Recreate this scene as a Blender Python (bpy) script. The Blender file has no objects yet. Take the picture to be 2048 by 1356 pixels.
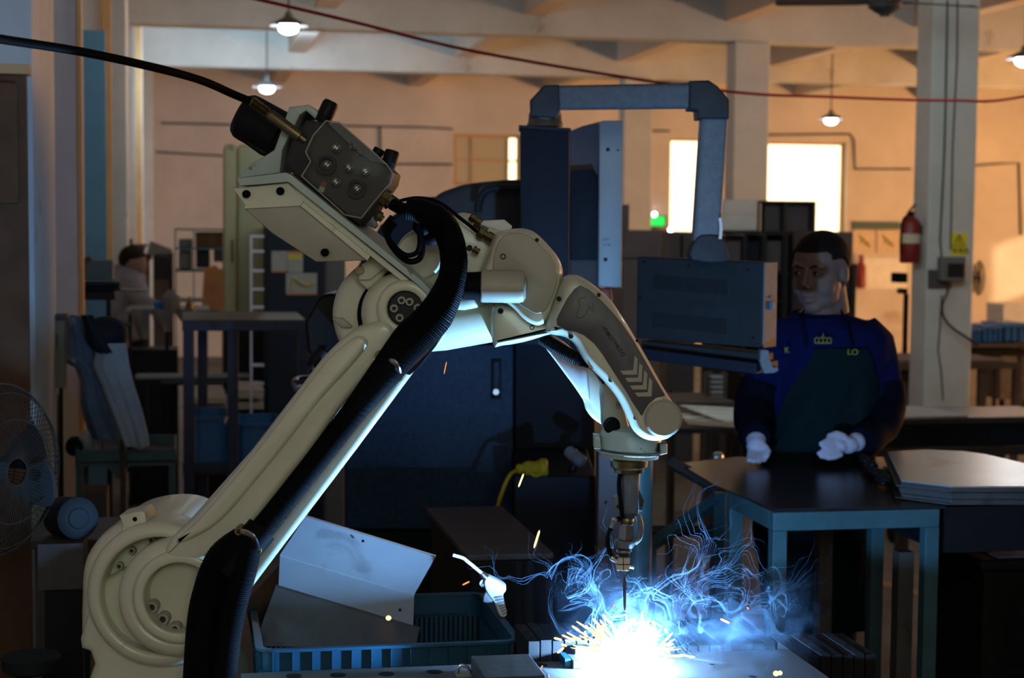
import bpy, bmesh, math, random
from mathutils import Vector, Matrix, noise
random.seed(7)
S = bpy.context.scene
COL = S.collection
R = math.radians
# ------------------------------------------------------------------ camera, light, exposure
FPX = 3400.0
CAMP = Vector((0, 0, 1.74))
PITCH = math.atan(232 / FPX)
ROLL = 0.009
ARM = math.atan(644 / FPX)            # the hall is turned this much from the camera heading
fwd = Vector((0, math.cos(PITCH), -math.sin(PITCH)))
rt0 = Vector((1, 0, 0)); up0 = rt0.cross(fwd)
rt = rt0 * math.cos(ROLL) + up0 * math.sin(ROLL)
up = up0 * math.cos(ROLL) - rt0 * math.sin(ROLL)
cd = bpy.data.cameras.new('camera'); cam = bpy.data.objects.new('camera', cd); COL.objects.link(cam)
cd.sensor_width = 36; cd.lens = FPX / 2048 * 36; cd.clip_start = 0.05; cd.clip_end = 200
mw = Matrix((rt, up, -fwd)).transposed().to_4x4(); mw.translation = CAMP
cam.matrix_world = mw
cd.dof.use_dof = True; cd.dof.focus_distance = 2.85; cd.dof.aperture_fstop = 6.5
S.camera = cam
RR = Matrix.Rotation(ARM, 4, 'Z'); RI = RR.inverted()

w = bpy.data.worlds.new('sky'); S.world = w; w.use_nodes = True
nt = w.node_tree; nt.nodes.clear()
bg = nt.nodes.new('ShaderNodeBackground'); wo = nt.nodes.new('ShaderNodeOutputWorld')
bg.inputs[0].default_value = (1.0, 0.80, 0.50, 1); bg.inputs[1].default_value = 4.0
nt.links.new(bg.outputs[0], wo.inputs[0])
S.view_settings.view_transform = 'Standard'; S.view_settings.look = 'None'
S.view_settings.exposure = 0.0; S.view_settings.gamma = 1.0; S.view_settings.use_curve_mapping = False
cy = S.cycles
cy.max_bounces = 5; cy.diffuse_bounces = 3; cy.glossy_bounces = 3; cy.transmission_bounces = 4
cy.transparent_max_bounces = 24; cy.volume_bounces = 0; cy.caustics_reflective = False; cy.caustics_refractive = False
cy.sample_clamp_indirect = 2.5; cy.sample_clamp_direct = 0
cy.use_denoising = True; cy.use_light_tree = True; cy.volume_step_rate = 0.12; cy.volume_max_steps = 160

def area(name, loc, target, sx, sy, power, color, frame='r'):
    l = bpy.data.lights.new(name, 'AREA'); l.shape = 'RECTANGLE'; l.size = sx; l.size_y = sy
    l.energy = power; l.color = color
    o = bpy.data.objects.new(name, l); COL.objects.link(o)
    p = Vector(loc); t = Vector(target)
    if frame == 'r': p = RR @ p; t = RR @ t
    o.location = p; o.rotation_euler = (t - p).to_track_quat('-Z', 'Y').to_euler()
    return o
# daylight through the big openings of the right-hand side of the hall (out of frame)
area('side_daylight', (13.8, 16.5, 1.0), (3, 18.0, 3.6), 7.0, 1.8, 50, (1.0, 0.52, 0.22))
area('yard_daylight', (13.8, 9.0, 1.3), (2, 9, 3.0), 4.0, 2.2, 90, (1.0, 0.60, 0.32))
# unseen fill added behind the camera to lift the near faces
area('rear_fill', (-0.2, -3.4, 3.0), (1.5, 6, 1.2), 2.4, 1.4, 60, (0.86, 1.0, 0.90))
area('uplight_fill', (13.3, 13.8, .5), (7.0, 14.2, 4.6), 10.0, .9, 1100, (1.0, 0.47, 0.16))  # added unseen fill, aimed upward to warm the beam undersides
area('hall_fill', (2.2, 6.9, 3.1), (2.2, 17, 4.2), 4.5, .8, 52, (0.74, 0.94, 1.0))  # added fill above the view for pillars and beams facing the camera
area('corner_fill', (.5, 15.6, 3.1), (-.1, 22, 1.5), 1.2, .5, 42, (0.55, 0.80, 1.0))  # added unseen fill that cools the left end of the back wall
area('side_area_light', (5.0, -1.5, 2.4), (0, 3, 1.5), 1.6, 1.8, 5, (1.0, 0.86, 0.66))  # weak warm area light right of the camera, out of view
sun = bpy.data.lights.new('sun', 'SUN'); sun.energy = 3.0; sun.angle = R(1.5); sun.color = (1.0, 0.72, 0.38)
so = bpy.data.objects.new('sun', sun); COL.objects.link(so)
so.rotation_euler = (RR.to_3x3() @ Vector((-0.55, 0.80, -0.20))).to_track_quat('-Z', 'Y').to_euler()
ARC_POWER = 1.0

# ------------------------------------------------------------------ pixel <-> place helpers
def ray(px, py):
    return (rt * (px - 1024) / FPX + up * (678 - py) / FPX + fwd)
def PV(px, py, y):                       # world point in the vertical plane y
    d = ray(px, py); return CAMP + d * (y / d.y)
def _hit(px, py, ax, v):
    c = RI @ CAMP; d = RI.to_3x3() @ ray(px, py); t = (v - c[ax]) / d[ax]; return c + d * t
def PR(px, py, Y): return _hit(px, py, 1, Y)   # hall coordinates
def PRX(px, py, X): return _hit(px, py, 0, X)
def PRZ(px, py, Z): return _hit(px, py, 2, Z)
def W(poly, y): return [(PV(a, b, y).x, PV(a, b, y).z) for a, b in poly]
def WR(poly, Y): return [(PR(a, b, Y).x, PR(a, b, Y).z) for a, b in poly]

def cr(pts, n=4, closed=True):           # Catmull-Rom smoothing of an outline
    out = []; N = len(pts); m = N if closed else N - 1
    P = [Vector(p) for p in pts]
    for i in range(m):
        if closed: p0, p1, p2, p3 = P[i - 1], P[i], P[(i + 1) % N], P[(i + 2) % N]
        else: p0, p1, p2, p3 = P[max(i - 1, 0)], P[i], P[i + 1], P[min(i + 2, N - 1)]
        for k in range(n):
            t = k / n; t2 = t * t; t3 = t2 * t
            out.append(0.5 * ((2 * p1) + (p2 - p0) * t + (2 * p0 - 5 * p1 + 4 * p2 - p3) * t2 + (3 * p1 - p0 - 3 * p2 + p3) * t3))
    if not closed: out.append(P[-1])
    return [tuple(v) for v in out]

def inset(poly, d):
    n = len(poly); A = sum(poly[i][0] * poly[(i + 1) % n][1] - poly[(i + 1) % n][0] * poly[i][1] for i in range(n))
    s = 1 if A > 0 else -1; out = []
    for i in range(n):
        p0 = Vector(poly[i - 1]); p = Vector(poly[i]); p1 = Vector(poly[(i + 1) % n])
        e0 = (p - p0); e1 = (p1 - p)
        if e0.length < 1e-9: e0 = e1.copy()
        if e1.length < 1e-9: e1 = e0.copy()
        e0.normalize(); e1.normalize()
        n0 = Vector((-e0.y, e0.x)) * s; n1 = Vector((-e1.y, e1.x)) * s
        b = n0 + n1
        if b.length < 1e-6: b = n0
        b.normalize(); k = max(0.45, b.dot(n0))
        out.append(tuple(p + b * (d / k)))
    return out

class G:
    def __init__(s): s.v = []; s.f = []
    def add(s, vs, fs):
        o = len(s.v); s.v += [tuple(v) for v in vs]; s.f += [tuple(i + o for i in f) for f in fs]; return s
    def box(s, x0, x1, y0, y1, z0, z1, m=None):
        vs = [Vector((x, y, z)) for z in (z0, z1) for x, y in ((x0, y0), (x1, y0), (x1, y1), (x0, y1))]
        if m is not None: vs = [m @ v for v in vs]
        return s.add(vs, [(3, 2, 1, 0), (4, 5, 6, 7), (0, 1, 5, 4), (1, 2, 6, 5), (2, 3, 7, 6), (3, 0, 4, 7)])
    def prism(s, poly, y0, y1, seg=None):
        n = len(poly); vs = [(x, y0, z) for x, z in poly] + [(x, y1, z) for x, z in poly]
        fs = [tuple(range(n)), tuple(range(2 * n - 1, n - 1, -1))]
        fs += [(i, i + n, (i + 1) % n + n, (i + 1) % n) for i in range(n)]
        return s.add(vs, fs)
    def zprism(s, poly, z0, z1):
        n = len(poly); vs = [(x, y, z0) for x, y in poly] + [(x, y, z1) for x, y in poly]
        fs = [tuple(range(n)), tuple(range(2 * n - 1, n - 1, -1))]
        fs += [(i, i + n, (i + 1) % n + n, (i + 1) % n) for i in range(n)]
        return s.add(vs, fs)
    def puff(s, poly, yf, yb, r, ry=None, seg=4, back=False):   # slab with a rounded front rim
        ry = r if ry is None else ry; rings = []
        for k in range(seg + 1):
            t = math.pi / 2 * k / seg
            rings.append((inset(poly, r * (1 - math.sin(t))), yf + ry * (1 - math.cos(t))))
        rings.append((poly, yb - (ry if back else 0)))
        if back:
            for k in range(1, seg + 1):
                t = math.pi / 2 * k / seg; rings.append((inset(poly, r * (1 - math.cos(t))), yb - ry * (1 - math.sin(t))))
        n = len(poly); vs = []; fs = []
        # first ring is innermost front
        for pl, y in rings: vs += [(x, y, z) for x, z in pl]
        for k in range(len(rings) - 1):
            for i in range(n): fs.append((k * n + i, (k + 1) * n + i, (k + 1) * n + (i + 1) % n, k * n + (i + 1) % n))
        fs.append(tuple(range(n))); fs.append(tuple(range(len(rings) * n - 1, (len(rings) - 1) * n - 1, -1)))
        return s.add(vs, fs)
    def tube(s, pts, r, n=10, cap=True, sq=1.0, flat=None):
        P = [Vector(p) for p in pts]; m = len(P)
        if m < 2: return s
        rs = r if isinstance(r, (list, tuple)) else [r] * m
        T = []
        for i in range(m):
            t = P[min(i + 1, m - 1)] - P[max(i - 1, 0)]
            T.append(t.normalized() if t.length > 1e-9 else Vector((0, 0, 1)))
        a = Vector((0, 0, 1)) if abs(T[0].z) < 0.9 else Vector((0, 1, 0))
        u = T[0].cross(a).normalized(); vs = []
        for i in range(m):
            u = (u - T[i] * u.dot(T[i])); u.normalize(); v = T[i].cross(u)
            for k in range(n):
                an = 2 * math.pi * k / n
                vs.append(P[i] + (u * math.cos(an) * sq + v * math.sin(an)) * rs[i])
        fs = [(i * n + k, i * n + (k + 1) % n, (i + 1) * n + (k + 1) % n, (i + 1) * n + k) for i in range(m - 1) for k in range(n)]
        if cap: fs += [tuple(range(n - 1, -1, -1)), tuple((m - 1) * n + k for k in range(n))]
        return s.add(vs, fs)
    def lathe(s, p0, p1, prof, n=24):      # prof: (distance along axis, radius)
        p0 = Vector(p0); d = (Vector(p1) - p0).normalized()
        a = Vector((0, 0, 1)) if abs(d.z) < 0.9 else Vector((1, 0, 0))
        u = d.cross(a).normalized(); v = d.cross(u); vs = []
        for t, r in prof:
            for k in range(n):
                an = 2 * math.pi * k / n; vs.append(p0 + d * t + (u * math.cos(an) + v * math.sin(an)) * max(r, 1e-5))
        m = len(prof)
        fs = [(i * n + k, i * n + (k + 1) % n, (i + 1) * n + (k + 1) % n, (i + 1) * n + k) for i in range(m - 1) for k in range(n)]
        fs += [tuple(range(n - 1, -1, -1)), tuple((m - 1) * n + k for k in range(n))]
        return s.add(vs, fs)
    def ell(s, c, r, n=16, m=10, mt=None, fn=None):
        vs = []; fs = []; c = Vector(c)
        if not isinstance(r, (tuple, list)): r = (r, r, r)
        for i in range(m + 1):
            th = math.pi * i / m
            for k in range(n):
                ph = 2 * math.pi * k / n
                q = Vector((math.sin(th) * math.cos(ph) * r[0], math.sin(th) * math.sin(ph) * r[1], math.cos(th) * r[2]))
                if fn: q = fn(q)
                if mt is not None: q = mt @ q
                vs.append(c + q)
        fs = [(i * n + k, (i + 1) * n + k, (i + 1) * n + (k + 1) % n, i * n + (k + 1) % n) for i in range(m) for k in range(n)]
        return s.add(vs, fs)
    def loft(s, rings, cap=True):
        n = len(rings[0]); vs = [p for r_ in rings for p in r_]; m = len(rings)
        fs = [(i * n + k, i * n + (k + 1) % n, (i + 1) * n + (k + 1) % n, (i + 1) * n + k) for i in range(m - 1) for k in range(n)]
        if cap: fs += [tuple(range(n - 1, -1, -1)), tuple((m - 1) * n + k for k in range(n))]
        return s.add(vs, fs)
    def sheet(s, grid, th=0.002, nrm=None):   # grid of points -> closed thin sheet
        m = len(grid); n = len(grid[0]); A = [[Vector(p) for p in row] for row in grid]
        vs = []; off = m * n
        N = []
        for i in range(m):
            for j in range(n):
                du = A[min(i + 1, m - 1)][j] - A[max(i - 1, 0)][j]; dv = A[i][min(j + 1, n - 1)] - A[i][max(j - 1, 0)]
                q = du.cross(dv); N.append(q.normalized() if q.length > 1e-12 else Vector((0, -1, 0)))
        for i in range(m):
            for j in range(n): vs.append(A[i][j] + N[i * n + j] * th / 2)
        for i in range(m):
            for j in range(n): vs.append(A[i][j] - N[i * n + j] * th / 2)
        fs = []
        for i in range(m - 1):
            for j in range(n - 1):
                a, b, c, d = i * n + j, i * n + j + 1, (i + 1) * n + j + 1, (i + 1) * n + j
                fs.append((a, b, c, d)); fs.append((off + d, off + c, off + b, off + a))
        for j in range(n - 1):
            fs.append((j, off + j, off + j + 1, j + 1)); q = (m - 1) * n + j; fs.append((q + 1, off + q + 1, off + q, q))
        for i in range(m - 1):
            a = i * n; b = a + n; fs.append((b, off + b, off + a, a)); a = i * n + n - 1; b = a + n; fs.append((a, off + a, off + b, b))
        return s.add(vs, fs)

def mkmesh(name, g, m, sharp=35, org=None):
    me = bpy.data.meshes.new(name)
    vs = g.v if org is None else [(v[0] - org[0], v[1] - org[1], v[2] - org[2]) for v in g.v]
    me.from_pydata(vs, [], g.f); me.materials.append(m)
    bm = bmesh.new(); bm.from_mesh(me); bmesh.ops.recalc_face_normals(bm, faces=bm.faces); bm.to_mesh(me); bm.free()
    if sharp is not None:
        me.polygons.foreach_set('use_smooth', [True] * len(me.polygons)); me.set_sharp_from_angle(angle=R(sharp))
    return me
def bev(o, wd, seg=2):
    b = o.modifiers.new('bevel', 'BEVEL'); b.width = wd; b.segments = seg; b.limit_method = 'ANGLE'; b.angle_limit = R(35)
    b.harden_normals = True
def tag(o, label=None, cat=None, group=None, kind=None):
    if label: o['label'] = label
    if cat: o['category'] = cat
    if group: o['group'] = group
    if kind: o['kind'] = kind
class T:
    def __init__(s, name, label, cat, org, frame='w', group=None):
        s.org = Vector(org); s.fr = frame
        s.root = bpy.data.objects.new(name, None); COL.objects.link(s.root); s.root.empty_display_size = 0.05
        s.root.location = RR @ s.org if frame == 'r' else s.org
        if frame == 'r': s.root.rotation_euler.z = ARM
        tag(s.root, label, cat, group)
    def p(s, name, g, m, par=None, b=0, sharp=35, label=None, remesh=0, seg=2):
        o = bpy.data.objects.new(name, mkmesh(name, g, m, sharp, s.org)); COL.objects.link(o)
        o.parent = par or s.root
        if remesh:
            q = o.modifiers.new('remesh', 'REMESH'); q.mode = 'VOXEL'; q.voxel_size = remesh; q.use_smooth_shade = True
            q = o.modifiers.new('smooth', 'SMOOTH'); q.iterations = 4; q.factor = 0.5
        if b: bev(o, b, seg)
        if label: o['label'] = label
        return o
def solo(name, g, m, label, cat, frame='w', group=None, kind=None, b=0, sharp=35, seg=2):
    xs = [v[0] for v in g.v]; ys = [v[1] for v in g.v]; zs = [v[2] for v in g.v]
    org = Vector(((min(xs) + max(xs)) / 2, (min(ys) + max(ys)) / 2, min(zs)))
    o = bpy.data.objects.new(name, mkmesh(name, g, m, sharp, org)); COL.objects.link(o)
    o.location = RR @ org if frame == 'r' else org
    if frame == 'r': o.rotation_euler.z = ARM
    tag(o, label, cat, group, kind)
    if b: bev(o, b, seg)
    return o
def struct(name, g, m, par=None, b=0, label=None):
    o = solo(name, g, m, label, None, 'r', kind='structure', b=b, sharp=35)
    if par is not None:
        o.parent = par; o.matrix_parent_inverse = par.matrix_basis.inverted()
        del o['kind']
    return o
def subpart(par, name, g, m, frame='r'):
    o = solo(name, g, m, None, None, frame); o.parent = par; o.matrix_parent_inverse = par.matrix_basis.inverted(); return o

# ------------------------------------------------------------------ materials
def mat(name, c, rough=0.6, metal=0.0, var=0.25, sc=6.0, bump=0.0, c2=None, th=0.55, spec=0.5, bsc=40, wear=None, coat=0):
    m = bpy.data.materials.new(name); m.use_nodes = True; n = m.node_tree.nodes; L = m.node_tree.links
    b = n['Principled BSDF']; b.inputs['Roughness'].default_value = rough; b.inputs['Metallic'].default_value = metal
    b.inputs['Specular IOR Level'].default_value = spec; b.inputs['Coat Weight'].default_value = coat
    tc = n.new('ShaderNodeTexCoord'); nz = n.new('ShaderNodeTexNoise'); nz.inputs['Scale'].default_value = sc; nz.inputs['Detail'].default_value = 5
    nz.inputs['Roughness'].default_value = 0.62
    L.new(tc.outputs['Object'], nz.inputs['Vector'])
    rp = n.new('ShaderNodeValToRGB'); L.new(nz.outputs['Fac'], rp.inputs['Fac'])
    a = tuple(x * (1 - var) for x in c); d = tuple(min(1, x * (1 + var * 0.6)) for x in c)
    rp.color_ramp.elements[0].position = 0.3; rp.color_ramp.elements[0].color = (*a, 1)
    rp.color_ramp.elements[1].position = 0.7; rp.color_ramp.elements[1].color = (*d, 1)
    out = rp.outputs['Color']
    if c2 is not None:                   # blotches of a second colour (stains, rust, chipped paint)
        n2 = n.new('ShaderNodeTexNoise'); n2.inputs['Scale'].default_value = sc * 0.8 if wear is None else wear; n2.inputs['Detail'].default_value = 8
        n2.inputs['Distortion'].default_value = 0.6
        L.new(tc.outputs['Object'], n2.inputs['Vector'])
        r2 = n.new('ShaderNodeValToRGB'); L.new(n2.outputs['Fac'], r2.inputs['Fac'])
        r2.color_ramp.elements[0].position = th; r2.color_ramp.elements[1].position = min(1, th + 0.07)
        mx = n.new('ShaderNodeMix'); mx.data_type = 'RGBA'
        L.new(r2.outputs['Color'], mx.inputs['Factor']); L.new(out, mx.inputs['A']); mx.inputs['B'].default_value = (*c2, 1)
        out = mx.outputs['Result']
    L.new(out, b.inputs['Base Color'])
    if bump:
        nb = n.new('ShaderNodeTexNoise'); nb.inputs['Scale'].default_value = bsc; nb.inputs['Detail'].default_value = 4
        L.new(tc.outputs['Object'], nb.inputs['Vector'])
        bp = n.new('ShaderNodeBump'); bp.inputs['Strength'].default_value = bump; bp.inputs['Distance'].default_value = 0.004
        L.new(nb.outputs['Fac'], bp.inputs['Height']); L.new(bp.outputs['Normal'], b.inputs['Normal'])
    return m
def emit(name, c, s):
    m = bpy.data.materials.new(name); m.use_nodes = True; n = m.node_tree.nodes; n.clear()
    e = n.new('ShaderNodeEmission'); e.inputs[0].default_value = (*c, 1); e.inputs[1].default_value = s
    o = n.new('ShaderNodeOutputMaterial'); m.node_tree.links.new(e.outputs[0], o.inputs[0]); return m
def glassy(name, c, alpha, rough=0.1):
    m = bpy.data.materials.new(name); m.use_nodes = True; n = m.node_tree.nodes; L = m.node_tree.links
    b = n['Principled BSDF']; b.inputs['Base Color'].default_value = (*c, 1); b.inputs['Roughness'].default_value = rough
    t = n.new('ShaderNodeBsdfTransparent'); t.inputs[0].default_value = (0.93, 0.93, 0.9, 1)
    mx = n.new('ShaderNodeMixShader'); mx.inputs[0].default_value = alpha
    L.new(t.outputs[0], mx.inputs[1]); L.new(b.outputs[0], mx.inputs[2]); L.new(mx.outputs[0], n['Material Output'].inputs[0]); return m
M = {}
M['plaster'] = mat('plaster', (.60, .55, .50), .9, 0, .14, 1.3, .3, (.42, .36, .31), .66, bsc=12, wear=1.1)
M['conc'] = mat('painted_concrete', (.52, .535, .52), .85, 0, .15, 2.2, .3, (.30, .27, .23), .66, bsc=18, wear=3.2)
M['ceil'] = mat('ceiling_plaster', (.56, .50, .44), .9, 0, .12, 1.0)
M['floor'] = mat('floor_concrete', (.115, .108, .102), .58, 0, .4, 2.5, .25, (.05, .046, .044), .57, bsc=25, spec=.3)
M['ochre'] = mat('ochre_paint', (.55, .33, .14), .8, 0, .2, 3)
M['wood'] = mat('brown_wood', (.11, .055, .028), .7, 0, .3, 8, spec=.2)
M['blued'] = mat('blue_door_paint', (.045, .12, .18), .6, 0, .25, 2)
M['robot'] = mat('cream_enamel', (.66, .63, .46), .36, 0, .08, 9, .05, (.40, .36, .25), .71, coat=.25, wear=14)
M['robot2'] = mat('cream_enamel_aged', (.40, .36, .27), .5, 0, .10, 9, .05, (.30, .26, .18), .68, wear=10)
M['rgrey'] = mat('grey_green_enamel', (.42, .48, .42), .4, 0, .12, 12, .05, (.03, .03, .03), .66, wear=22)
M['plate'] = mat('dark_cover', (.075, .07, .075), .45, 0, .2, 14)
M['black'] = mat('black_rubber', (.003, .003, .0035), .6, 0, .2, 20, spec=.07)
M['blackp'] = mat('black_plastic', (.007, .007, .008), .5, 0, .2, 20, spec=.15)
M['steel'] = mat('bright_steel', (.55, .54, .52), .30, 1, .15, 25, .1)
M['steeld'] = mat('mill_scale_steel', (.055, .046, .042), .6, 0, .3, 10, .2, (.035, .02, .015), .6, spec=.35)
M['steel2'] = mat('brown_plate', (.045, .033, .029), .6, 0, .25, 9, .1, (.028, .017, .012), .6, spec=.2)
M['teal2'] = mat('pale_teal_enamel', (.12, .18, .17), .6, 0, .15, 5)
M['pend2'] = mat('dark_teal_metal', (.05, .075, .08), .6, 0, .2, 8)
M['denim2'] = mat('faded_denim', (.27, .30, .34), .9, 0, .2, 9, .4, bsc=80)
M['bagp'] = glassy('clear_plastic', (.55, .55, .58), .5, .2)
M['rustw'] = mat('rusty_wire', (.035, .024, .016), .8, 0, .3, 30, spec=.1)
M['greyc2'] = mat('grey_cover_cloth', (.12, .105, .105), .85, 0, .2, 10)
M['whitel'] = mat('pale_lilac_paint', (.38, .38, .46), .5, 0, .1, 8)
M['stk'] = mat('notice_paper', (.20, .19, .17), .6, 0, .1, 20)
M['ystk'] = mat('notice_yellow', (.40, .26, .02), .6, 0, .1, 20)
M['ostk'] = mat('notice_orange', (.28, .10, .04), .6, 0, .1, 20)
M['brownp'] = mat('pale_board', (.24, .19, .16), .8, 0, .15, 6)
M['ychalk'] = mat('yellow_chalk', (.14, .12, .03), .9, 0, .1, 30, spec=.1)
M['comb'] = mat('comb_steel', (.016, .013, .012), .9, 0, .3, 12, .1, spec=.05)
M['steel3'] = mat('oiled_steel_sheet', (.016, .015, .018), .26, 0, .25, 6, .03, (.022, .018, .018), .6, spec=.3)
M['steelp'] = mat('pale_sheet_top', (.78, .74, .70), .30, .85, .08, 4, .03, (.66, .48, .32), .62, wear=3)
M['steelb'] = mat('bench_steel', (.09, .09, .10), .32, .6, .2, 6)
M['galv'] = mat('galvanised_sheet', (.27, .29, .31), .45, .2, .12, 7, .03, (.20, .21, .22), .62, wear=9)
M['brass'] = mat('brass', (.20, .15, .07), .4, 1, .2, 20)
M['alu'] = mat('aluminium', (.26, .28, .29), .5, .2, .1, 6)
M['hgrey'] = mat('hammertone_grey', (.13, .135, .14), .5, 0, .18, 60, .3, bsc=120, spec=.3)
M['dgrey'] = mat('dark_grey_plastic', (.035, .034, .035), .6, 0, .2, 30, spec=.2)
M['navy'] = mat('navy_machine_enamel', (.008, .011, .019), .6, 0, .25, 3, spec=.15)
M['cab'] = mat('blue_hammertone', (.020, .048, .095), .5, 0, .3, 90, .5, bsc=160, spec=.2)
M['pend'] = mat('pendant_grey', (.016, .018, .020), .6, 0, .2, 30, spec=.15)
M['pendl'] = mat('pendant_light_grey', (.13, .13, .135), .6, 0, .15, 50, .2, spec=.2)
M['teal'] = mat('teal_enamel', (.035, .085, .095), .45, 0, .22, 8, .1, (.03, .035, .035), .66, spec=.3)
M['bluef'] = mat('blue_enamel', (.006, .012, .055), .5, 0, .25, 8)
M['crate'] = mat('blue_polypropylene', (.008, .050, .085), .45, 0, .15, 8, spec=.3)
M['bin'] = mat('bright_blue_plastic', (.01, .11, .32), .45, 0, .15, 8)
M['yellow'] = mat('yellow_rubber', (.34, .22, .006), .6, 0, .15, 20, spec=.2)
M['yline'] = mat('yellow_floor_paint', (.35, .19, .04), .7, 0, .3, 8)
M['red'] = mat('red_enamel', (.20, .012, .010), .45, 0, .15, 10)
M['redc'] = mat('red_cable', (.22, .01, .012), .7, 0, .1, 10, spec=.1)
M['white'] = mat('white_paint', (.7, .7, .68), .5, 0, .1, 8)
M['paper'] = mat('cream_paper', (.62, .50, .36), .8, 0, .1, 8)
M['ygrn'] = mat('yellow_sign', (.72, .62, .03), .5, 0, .08, 8)
M['skin'] = mat('skin', (.185, .115, .095), .6, 0, .08, 30, spec=.15)
M['hair'] = mat('hair', (.012, .009, .007), .8, 0, .4, 150, .5, bsc=300, spec=.1)
M['lips'] = mat('lips', (.19, .085, .07), .5, 0, .1, 20, spec=.2)
M['eyew'] = mat('eye_white', (.25, .24, .24), .4, 0, 0, 5)
M['shirt'] = mat('royal_blue_cotton', (.006, .009, .055), .95, 0, .15, 40, .3, bsc=90, spec=.05)
M['apron'] = mat('dark_green_apron', (.005, .014, .017), .9, 0, .2, 30, .3, bsc=90, spec=.05)
M['oversl'] = mat('black_oversleeve', (.003, .0045, .011), .9, 0, .2, 30, spec=.05)
M['jean'] = mat('dark_denim', (.008, .013, .025), .95, 0, .3, 40, spec=.05)
M['glove'] = mat('white_cotton_glove', (.50, .50, .62), .95, 0, .08, 60, .5, bsc=200, spec=.05)
M['greysh'] = mat('grey_workwear', (.16, .15, .19), .9, 0, .2, 30)
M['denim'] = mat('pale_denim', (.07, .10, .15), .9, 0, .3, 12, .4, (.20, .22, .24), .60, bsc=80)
M['beigec'] = mat('beige_cabinet', (.20, .18, .11), .6, 0, .2, 5, 0, (.11, .07, .035), .66)
M['greyc'] = mat('pale_grey_cabinet', (.22, .27, .27), .6, 0, .12, 5)
M['orange'] = mat('orange_board', (.34, .13, .04), .7, 0, .25, 6)
M['brownc'] = mat('brown_grey_panel', (.09, .075, .078), .7, 0, .15, 5, spec=.2)
M['mach'] = mat('cream_machine', (.25, .23, .13), .55, 0, .15, 4, 0, (.14, .10, .04), .62)
M['glyel'] = mat('logo_yellow', (.35, .29, .05), .8, 0, 0, 5, spec=.1)
M['lampw'] = emit('lamp_glow', (.82, .93, 1.0), 14)
M['green'] = emit('green_sign_light', (.03, .9, .12), 1.2)
M['spark'] = emit('spark_hot', (1.0, .55, .20), 3.6)
M['spark2'] = emit('spark_orange', (1.0, .22, .05), 2.2)
def gas(name, c, e):                     # see-through glow for the plasma and the glare of the arc
    m = bpy.data.materials.new(name); m.use_nodes = True; n = m.node_tree.nodes; n.clear(); L = m.node_tree.links
    em = n.new('ShaderNodeEmission'); em.inputs[0].default_value = (*c, 1); em.inputs[1].default_value = e
    tr = n.new('ShaderNodeBsdfTransparent'); ad = n.new('ShaderNodeAddShader'); o = n.new('ShaderNodeOutputMaterial')
    L.new(em.outputs[0], ad.inputs[0]); L.new(tr.outputs[0], ad.inputs[1]); L.new(ad.outputs[0], o.inputs[0]); m.cycles.emission_sampling = 'NONE'; return m
M['arc'] = gas('arc_plasma_glare', (.62, .86, 1.0), 2.5)
M['arc2'] = gas('arc_glare_halo', (.25, .55, 1.0), .30)
M['acryl'] = glassy('clear_acrylic', (.50, .50, .48), .06, .10)
M['acryl2'] = glassy('acrylic_edge', (.60, .58, .50), .5, .15)
M['pane'] = glassy('window_glass', (.6, .6, .55), .12, .2)
M['pane2'] = glassy('tan_glass', (.50, .42, .28), .93, .4)  # nearly opaque tan pane

# ------------------------------------------------------------------ hall shell (hall coordinates)
HX0, HX1, HY0, HY1, HZ = -1.0, 14.0, -4.0, 22.0, 3.85
struct('floor', G().box(HX0, HX1, HY0, HY1, -.2, 0), M['floor'], label='worn grey concrete factory floor')
struct('ceiling', G().box(HX0, HX1, HY0, HY1, HZ, HZ + .2), M['ceil'], label='plastered ceiling slab between beams')
struct('wall_left', G().box(HX0 - .2, HX0, HY0, HY1, 0, HZ), M['plaster'], label='plastered left wall behind pilasters')
def holed(x0, x1, z0, z1, holes, y0, y1, axis='y'):
    g = G(); holes = sorted(holes)
    def bx(a, b, c, d):
        if b - a < 1e-4 or d - c < 1e-4: return
        if axis == 'y': g.box(a, b, y0, y1, c, d)
        else: g.box(y0, y1, a, b, c, d)
    x = x0
    for a, b, c, d in holes:
        bx(x, a, z0, z1); bx(a, b, z0, c); bx(a, b, d, z1); x = b
    bx(x, x1, z0, z1); return g
def pxwin(l, r, t, bpx, Y=HY1):
    a = PR(l, t, Y); c = PR(r, bpx, Y); return (a.x, c.x, c.z, a.z)
w0 = pxwin(908, 1041, 268, 372); w1 = pxwin(1340, 1437, 276, 470); w2 = pxwin(1500, 1690, 282, 475)
struct('wall_back', holed(HX0, HX1, 0, HZ, [w0, w1, w2], HY1, HY1 + .24), M['plaster'], label='stained plaster back wall with bright windows')
struct('wall_right', holed(HY0, HY1, 0, HZ, [(17.3, 18.7, 1.75, 2.65)], HX1, HX1 + .2, 'x'), M['plaster'], label='right wall')
struct('wall_front', G().box(HX0, HX1, HY0 - .2, HY0, 0, HZ), M['plaster'], label='wall behind the camera')
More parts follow.
